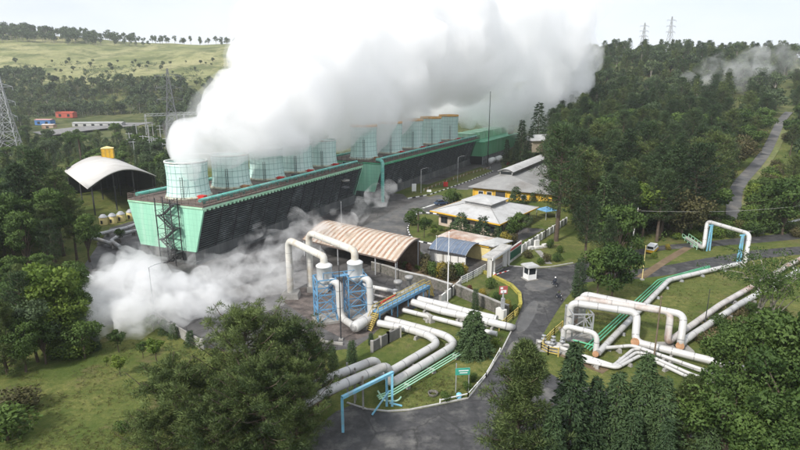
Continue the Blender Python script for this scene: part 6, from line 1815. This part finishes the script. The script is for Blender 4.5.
cnt['m1'] = wood(mid_poly, (330, 620), 50, lambda d: 9, far_mix, (13, 19), 'at the forest edge beside the drifting plume', 'beside the plume', 0)
print('woods', cnt)
# young bright growth and bushes beside the uphill road and wood edges
def scatter_bush(poly, dr, n_, kinds, hr, label, group):
    k = 0
    for _ in range(3000):
        if k >= n_: break
        d = random.uniform(*dr); px = random.uniform(min(p[0] for p in poly), max(p[0] for p in poly))
        x, y = (px - 400) / FPX * d, d * .97
        if not inside(proj(x, y, terr(x, y)), poly): continue
        plant(random.choice(kinds), x, y, random.uniform(*hr), label, 'shrub', group, parts=d < 120, wide=random.uniform(1, 1.6)); k += 1
scatter_bush([(742, 236), (748, 205), (752, 188), (766, 176), (778, 160), (786, 140), (794, 130), (782, 165), (774, 190), (770, 236)], (125, 330), 46, ['bush_bright', 'bush', 'bush_brown', 'bush'], (2.5, 5.0), 'leafy bush on the bank above the uphill road', 'bushes above the uphill road')
scatter_bush([(700, 236), (728, 236), (730, 222), (712, 222)], (120, 150), 12, ['bush', 'bush_brown'], (2, 3.6), 'leafy bush at the foot of the uphill road', 'bushes at the foot of the uphill road')
scatter_bush([(690, 205), (718, 208), (722, 184), (738, 166), (752, 150), (762, 134), (760, 122), (735, 135), (712, 168)], (160, 420), 46, ['bush_bright', 'bush', 'bush_brown'], (2.5, 6), 'leafy bush on the grassy edge of the uphill road', 'bushes along the uphill road')
scatter_bush([(-30, 380), (20, 372), (58, 356), (84, 345), (96, 348), (70, 362), (30, 376), (-30, 400)], (66, 90), 22, ['bush', 'bush_bright'], (1.6, 3.4), 'leafy bush along the edge of the hillside lawn', 'bushes edging the hillside lawn')
scatter_bush([(690, 345), (712, 318), (740, 318), (800, 300), (800, 330), (720, 352)], (66, 100), 16, ['bush', 'bush_brown'], (1.2, 2.6), 'scrubby bush on the bank behind the round tree', 'bushes on the brown bank')
scatter_bush([(660, 240), (745, 238), (800, 238), (800, 230), (745, 228), (660, 234)], (112, 150), 22, ['bush', 'bush_brown', 'bush_bright'], (1.5, 3.5), 'leafy bush along the foot of the forest by the upper road', 'bushes by the upper road')
plant_px('young', 85, 358, 318, 'small pine like tree at the lawn edge before the steam', wide=1.3)
plant_px('broad_bright', 62, 352, 296, 'bright bushy tree at the edge of the west wood', wide=1.2)
plant_px('bush_brown', 18, 412, 384, 'greyish bush at the lawn corner', 'shrub', wide=1.5)
plant_px('bush', 8, 440, 405, 'low bush at the lower frame corner of the lawn', 'shrub', wide=1.6)
plant_px('broad_mid', 38, 362, 300, 'leafy tree at the front of the west wood', wide=1.1)
plant_px('bush', 122, 432, 420, 'low dark bush at the grove edge on the lawn', 'shrub', wide=1.4)

# --- masses nobody could count
def mass(name, areas, m, kind_label):
    c = Crown()
    for poly, dr, n_, hz, l, w, nb in areas:
        k = 0
        for _ in range(n_ * 12):
            if k >= n_: break
            d = random.uniform(*dr); px = random.uniform(min(p[0] for p in poly), max(p[0] for p in poly))
            x, y = (px - 400) / FPX * d, d * .97
            z = terr(x, y)
            if not inside(proj(x, y, z), poly): continue
            if inside(proj(x, y, z), yard_clear) or (d > 640 and mnoise.noise(Vector((x / 45, y / 45, 5.5))) < .12): continue
            h = hz * random.uniform(.4, 1.2)
            c.blob((x, y, z + h * .4), (h * 1.2, h * 1.2, h * .6), nb, l, w); k += 1
    v, q, t, nn = c.data()
    o = bpy.data.objects.new(name, np_mesh(name, v, q, [m], t, nrm=nn)); COL.objects.link(o)
    tag(o, kind='stuff')
    return o
mass('undergrowth', [(right_poly, (112, 300), 800, 1.6, .7, .4, 26), (right_poly, (300, 620), 900, 2.2, 1.2, .8, 14), (road_r, (300, 600), 300, 2.2, 1.2, .8, 14), (left_poly, (72, 150), 260, 1.1, .5, .3, 30), (left2, (150, 400), 500, 1.6, .8, .5, 24), (road_r, (125, 400), 260, 1.5, .7, .4, 26)], M['leaf'], '')
mass('hillside_scrub', [(left3, (400, 690), 1500, 2.2, 1.3, .9, 16), (left3, (690, 940), 420, 1.7, 1.3, .8, 12)], M['leaf_far'], '')
mass('bank_scrub', [([(690, 338), (712, 318), (745, 303), (760, 312), (720, 345)], (70, 105), 150, .7, .35, .12, 26)], M['leaf_dry'], '')
def far_wood(name, spots, protos):
    Vs, Qs, Ts, Ms, Ns = [], [], [], [], []; off = 0
    for x, y, h, pr in spots:
        me = pr.one
        co = np.empty(len(me.vertices) * 3, np.float32); me.vertices.foreach_get('co', co); co = co.reshape(-1, 3)
        q = np.empty(len(me.loops), np.int32); me.loops.foreach_get('vertex_index', q); q = q.reshape(-1, 4)
        t = np.empty(len(me.vertices), np.float32); me.attributes['tint'].data.foreach_get('value', t)
        mi = np.empty(len(me.polygons), np.int32); me.polygons.foreach_get('material_index', mi)
        nn = np.empty(len(me.loops) * 3, np.float32); me.corner_normals.foreach_get('vector', nn); nv = np.zeros_like(co); nv[q.ravel()] = nn.reshape(-1, 3)
        s = h / co[:, 2].max(); a = random.uniform(0, 6.28); ca, sa = math.cos(a), math.sin(a)
        w = co * s
        Vs.append(np.stack([w[:, 0] * ca - w[:, 1] * sa + x, w[:, 0] * sa + w[:, 1] * ca + y, w[:, 2] + terr(x, y) - .2], 1)); Ns.append(np.stack([nv[:, 0] * ca - nv[:, 1] * sa, nv[:, 0] * sa + nv[:, 1] * ca, nv[:, 2]], 1)); Qs.append(q + off); Ts.append(t * .6 + random.uniform(0, .4)); Ms.append(mi); off += len(co)
    me = np_mesh(name, np.concatenate(Vs), np.concatenate(Qs), [M['leaf_far'], M['pale_bark']], np.concatenate(Ts), np.concatenate(Ms), nrm=np.concatenate(Ns))
    o = bpy.data.objects.new(name, me); COL.objects.link(o); tag(o, kind='stuff')
c = Crown()
k = 0
lawn_px = [(20, 375), (60, 360), (100, 345), (140, 330), (190, 350), (215, 470), (-20, 470)]
lawn_px2 = [(378, 392), (440, 350), (458, 352), (470, 345), (500, 345), (482, 378), (466, 397), (410, 409)]
lawn_px3 = [(575, 300), (640, 282), (720, 268), (800, 255), (800, 290), (690, 330), (640, 330), (600, 372), (560, 362)]
for poly, n_ in ((lawn_px, 3600), (lawn_px2, 1200), (lawn_px3, 3000)):
    k = 0
    while k < n_:
        p = P(random.uniform(min(q[0] for q in poly), max(q[0] for q in poly)), random.uniform(min(q[1] for q in poly), max(q[1] for q in poly)))
        if not inside(proj(p.x, p.y, 0), poly) or mnoise.noise(p / 5.0) + random.uniform(-.3, .3) < 0: k += .3; continue
        c.tuft((p.x, p.y, .02), .14, 8, random.uniform(.1, .22), .05, .8); k += 1
v, q, t, nn = c.data()
o = bpy.data.objects.new('grass_tufts', np_mesh('grass_tufts', v, q, [leaf_mat('lawn_grass', (.075, .088, .026), (.17, .155, .06), .3)], t)); COL.objects.link(o); tag(o, kind='stuff')
spots = []
fp = PR['hill']
for _ in range(760):
    px = random.uniform(-40, 250); f = (px + 40) / 290
    d = random.uniform(885 + 130 * min(1, f * 1.3), 1130)
    if random.random() > 1.0 - .80 * ss(.30, .8, f): continue
    x, y = (px - 400) / FPX * d, d * .97
    spots.append((x, y, random.uniform(11, 24) * (1 - .35 * f), random.choice(fp)))
far_wood('hilltop_wood', spots, fp)
spots = []
for _ in range(6000):
    if len(spots) > 900: break
    px, d = random.uniform(-50, 250), random.uniform(430, 800)
    x, y = (px - 400) / FPX * d, d * .97
    if mnoise.noise(Vector((x / 60, y / 60, 2.2))) < -.35 + 1.0 * ss(540, 760, d - 90 * (1 - ss(-20, 130, px))): continue
    if inside(proj(x, y, terr(x, y)), yard_clear) or any((x - a) ** 2 + (y - b) ** 2 < 12 for a, b in placed): continue
    spots.append((x, y, random.uniform(7, 14), random.choice(fp)))
far_wood('hillside_wood', spots, fp)
# ================================================================ STEAM AND HAZE
def px_ball(px, py, d, rpx):
    """billow centre seen at a pixel, d metres away; radius given in pixels at that distance"""
    u, v = px - 400, py - 225
    k = d / FPX
    return (u * k, (FPX * CP - v * SP) * k, CAM_H + (-FPX * SP - v * CP) * k, rpx * k)
def steam(name, balls, density, voxel, disp, rough_scale, seed, kind='stuff', aniso=.1, conv=None, tear=None):
    """cloud of condensed steam: billows of many spheres fused to one skin, with an even density inside"""
    r_ = random.Random(seed)
    bm = bmesh.new()
    for (x, y, z, r) in [(conv or px_ball)(*b) for b in balls]:
        bmesh.ops.create_icosphere(bm, subdivisions=2, radius=r, matrix=Matrix.Translation((x, y, z)))
        for _ in range(9):
            d = Vector((r_.gauss(0, 1), r_.gauss(0, 1), r_.gauss(0, 1))).normalized()
            q = Vector((x, y, z)) + d * r * r_.uniform(.55, .95); rr = r * r_.uniform(.28, .5)
            bmesh.ops.create_icosphere(bm, subdivisions=2, radius=rr, matrix=Matrix.Translation(q))
    me = bpy.data.meshes.new(name); bm.to_mesh(me); bm.free()
    o = bpy.data.objects.new(name, me); COL.objects.link(o)
    rm = o.modifiers.new('remesh', 'REMESH'); rm.mode = 'VOXEL'; rm.voxel_size = voxel
    dg = bpy.context.evaluated_depsgraph_get()
    me2 = bpy.data.meshes.new_from_object(o.evaluated_get(dg))
    o.modifiers.clear()
    n_ = len(me2.vertices)
    co = np.empty(n_ * 3, np.float32); me2.vertices.foreach_get('co', co); co = co.reshape(-1, 3)
    no = np.empty(n_ * 3, np.float32); me2.vertices.foreach_get('normal', no); no = no.reshape(-1, 3)
    dz = np.empty(n_)
    for i in range(n_):
        p = Vector(co[i])
        dz[i] = disp * (mnoise.noise(p / rough_scale) + .9 * (.28 - abs(mnoise.noise(p / rough_scale * 1.7 + Vector((5, 1, 2))))) + .6 * (.28 - abs(mnoise.noise(p / rough_scale * 3.6 + Vector((9, 4, 7))))))
    co = co + no * dz[:, None]
    me2.vertices.foreach_set('co', co.astype(np.float32).ravel()); me2.update()
    o.data = me2                                   # fuse again so no billow turns inside out
    rm = o.modifiers.new('remesh', 'REMESH'); rm.mode = 'VOXEL'; rm.voxel_size = voxel
    dg = bpy.context.evaluated_depsgraph_get()
    me2 = bpy.data.meshes.new_from_object(o.evaluated_get(dg))
    o.modifiers.clear()
    bm = bmesh.new(); bm.from_mesh(me2)            # drop sealed pockets inside the cloud
    seen, drop = set(), []
    for v0 in bm.verts:
        if v0 in seen: continue
        st, isl = [v0], []
        seen.add(v0)
        while st:
            v1 = st.pop(); isl.append(v1)
            for e in v1.link_edges:
                w = e.other_vert(v1)
                if w not in seen: seen.add(w); st.append(w)
        vol = 0.0
        for f in {f for v1 in isl for f in v1.link_faces}:
            vs = [x.co for x in f.verts]
            for k in range(1, len(vs) - 1): vol += vs[0].dot(vs[k].cross(vs[k + 1]))
        if vol < 6 * 1.5: drop += isl
    bmesh.ops.delete(bm, geom=drop, context='VERTS')
    bm.to_mesh(me2); bm.free()
    me2.polygons.foreach_set('use_smooth', [True] * len(me2.polygons)); me2.update()
    o.data = me2
    m = bpy.data.materials.new(name + '_steam')
    m.use_nodes = True
    n, l = m.node_tree.nodes, m.node_tree.links
    n.clear()
    out = n.new('ShaderNodeOutputMaterial')
    pv = n.new('ShaderNodeVolumePrincipled')
    pv.inputs['Color'].default_value = (1, 1, 1, 1)
    pv.inputs['Density'].default_value = density
    pv.inputs['Anisotropy'].default_value = aniso
    if tear:                                       # turbulence: thick and thin places inside the cloud
        sc_, lo_, hi_, step = tear
        tc = n.new('ShaderNodeTexCoord')
        nz = n.new('ShaderNodeTexNoise'); nz.inputs['Scale'].default_value = sc_; nz.inputs['Detail'].default_value = 3.0; nz.inputs['Roughness'].default_value = .62
        nz.inputs['Distortion'].default_value = .6
        l.new(tc.outputs['Object'], nz.inputs['Vector'])
        mr = n.new('ShaderNodeMapRange'); mr.inputs['From Min'].default_value = lo_; mr.inputs['From Max'].default_value = hi_
        mr.inputs['To Max'].default_value = density
        l.new(nz.outputs['Fac'], mr.inputs['Value']); l.new(mr.outputs[0], pv.inputs['Density'])
        m.cycles.volume_step_rate = step
    l.new(pv.outputs[0], out.inputs['Volume'])
    me2.materials.clear(); me2.materials.append(m)
    return tag(o, kind=kind)
main = [(183, 152, 113, 17), (176, 156, 112, 11), (200, 142, 116, 24), (222, 146, 119, 16), (226, 120, 122, 30), (245, 138, 126, 20), (240, 95, 130, 30), (262, 130, 132, 34), (252, 62, 138, 28), (268, 30, 142, 34), (280, 134, 138, 18), (290, 100, 146, 44), (300, 124, 146, 22), (318, 114, 156, 24), (318, 60, 160, 52),
        (330, 15, 168, 46), (345, 130, 172, 22), (350, 100, 172, 40), (372, 126, 184, 26), (375, 60, 186, 55), (390, 15, 195, 55), (392, 112, 195, 24), (410, 80, 202, 32), (430, 50, 212, 52), (445, 15, 222, 52), (440, 84, 218, 22), (466, 72, 236, 32), (480, 45, 245, 46), (500, 100, 262, 30), (484, 103, 262, 15), (500, 15, 252, 50), (520, 70, 265, 40), (528, 108, 280, 24),
        (545, 40, 272, 40), (556, 84, 288, 28), (570, 60, 290, 26), (562, 20, 285, 34), (580, 78, 300, 14), (575, 100, 300, 13), (548, 118, 296, 14), (535, 122, 292, 12), (515, 122, 285, 12)]
main += [(448, 104, 285, 16), (466, 108, 290, 16), (482, 112, 290, 14), (432, 106, 280, 16), (500, 116, 300, 14), (418, 110, 260, 14)]
main += [(x, y, d, r) for x, y, d, r in ((187, 160, 108, 17), (178, 153, 109, 13), (206, 153, 112, 14), (228, 151, 117, 13), (246, 147, 121, 12), (263, 146, 126, 12), (280, 140, 132, 12), (294, 138, 138, 12), (310, 130, 145, 12), (323, 129, 154, 10), (345, 134, 172, 14), (362, 131, 178, 14), (378, 121, 185, 12), (390, 114, 196, 8), (362, 124, 180, 14))]
steam('steam_plume', [b for b in main if b[0] < 478], .30, 1.6, 3.2, 8.0, 5, tear=(.115, .31, .66, .30))
steam('drifting_plume', [b for b in main if b[0] >= 462], .15, 2.0, 4.5, 9.0, 6, tear=(.085, .36, .72, .40))
steam('plume_veil', [(x, y, d, r * 1.12) for x, y, d, r in main], .022, 2.2, 4.5, 8.0, 21)
def low_ball(px, py, z, rpx):
    """billow whose centre floats z metres above the yard"""
    p = P(px, py, z)
    d = p.y * CP - (z - CAM_H) * SP
    return (p.x, p.y, z, rpx * d / FPX)
low = [(108, 318, 2.5, 22), (92, 304, 2.5, 17), (86, 288, 3, 14), (120, 294, 4, 27), (134, 316, 2.5, 22), (112, 276, 3, 18), (140, 278, 5, 24), (150, 298, 4, 25), (166, 312, 3, 18), (136, 260, 4, 15), (122, 266, 3, 13), (176, 284, 4, 20), (186, 303, 3, 18), (200, 290, 3.5, 18), (160, 258, 4, 12), (98, 327, 1.5, 13), (80, 318, 1.5, 9), (125, 328, 2, 13), (150, 322, 2, 12), (206, 308, 2.5, 15), (78, 302, 2, 10), (218, 300, 2.5, 14), (195, 272, 3, 12)]
steam('ground_steam', [(x, y, z, r * .8) for x, y, z, r in low], .52, .8, 2.6, 3.6, 9, conv=low_ball, tear=(.34, .40, .66, .22))
thin = [(222, 278, 4, 20), (240, 268, 4, 20), (258, 258, 4, 18), (275, 262, 5, 20), (228, 298, 3, 17), (248, 290, 3, 18), (268, 282, 4, 17), (205, 266, 4, 13), (288, 246, 6, 15), (300, 236, 6, 13), (285, 272, 5, 13), (312, 224, 7, 12), (330, 230, 7, 10), (345, 222, 7, 10), (362, 208, 7, 12), (378, 198, 8, 12), (390, 190, 8, 9), (398, 183, 9, 6), (300, 217, 7, 9), (245, 247, 6, 9), (260, 230, 7, 8), (268, 244, 6, 9), (318, 252, 6, 11), (308, 268, 4, 10), (335, 212, 8, 6)]
thin += [(x + random.uniform(-5, 5), y + random.uniform(-6, 4), z + 1, r * .95) for x, y, z, r in low]
steam('drifting_steam', thin, .22, .85, 2.6, 3.0, 13, conv=low_ball, tear=(.26, .45, .68, .22))
wisp = [(735, 70, 350, 16), (752, 64, 360, 18), (716, 76, 345, 12), (772, 60, 370, 16), (702, 82, 340, 9), (792, 66, 370, 14), (742, 84, 345, 9), (724, 60, 360, 12), (690, 78, 345, 7), (765, 76, 350, 11), (706, 68, 350, 10), (812, 60, 370, 14)]
steam('ridge_mist', wisp, .05, 1.6, 5.0, 8.0, 17, tear=(.07, .45, .72, .2))

lo, hi = Vector((-2450, -60, -3)), Vector((2450, 2420, 170))
hz = MB().box(tuple((lo + hi) / 2), tuple(hi - lo)).build('haze', [])
hm = bpy.data.materials.new('haze_air'); hm.use_nodes = True
hn, hl = hm.node_tree.nodes, hm.node_tree.links
hn.clear()
ho = hn.new('ShaderNodeOutputMaterial'); hv = hn.new('ShaderNodeVolumePrincipled')
hv.inputs['Color'].default_value = (.93, .96, 1.0, 1)
hv.inputs['Density'].default_value = .00016
hv.inputs['Anisotropy'].default_value = .3
hl.new(hv.outputs[0], ho.inputs['Volume'])
hz.data.materials.append(hm)
tag(hz, kind='stuff')
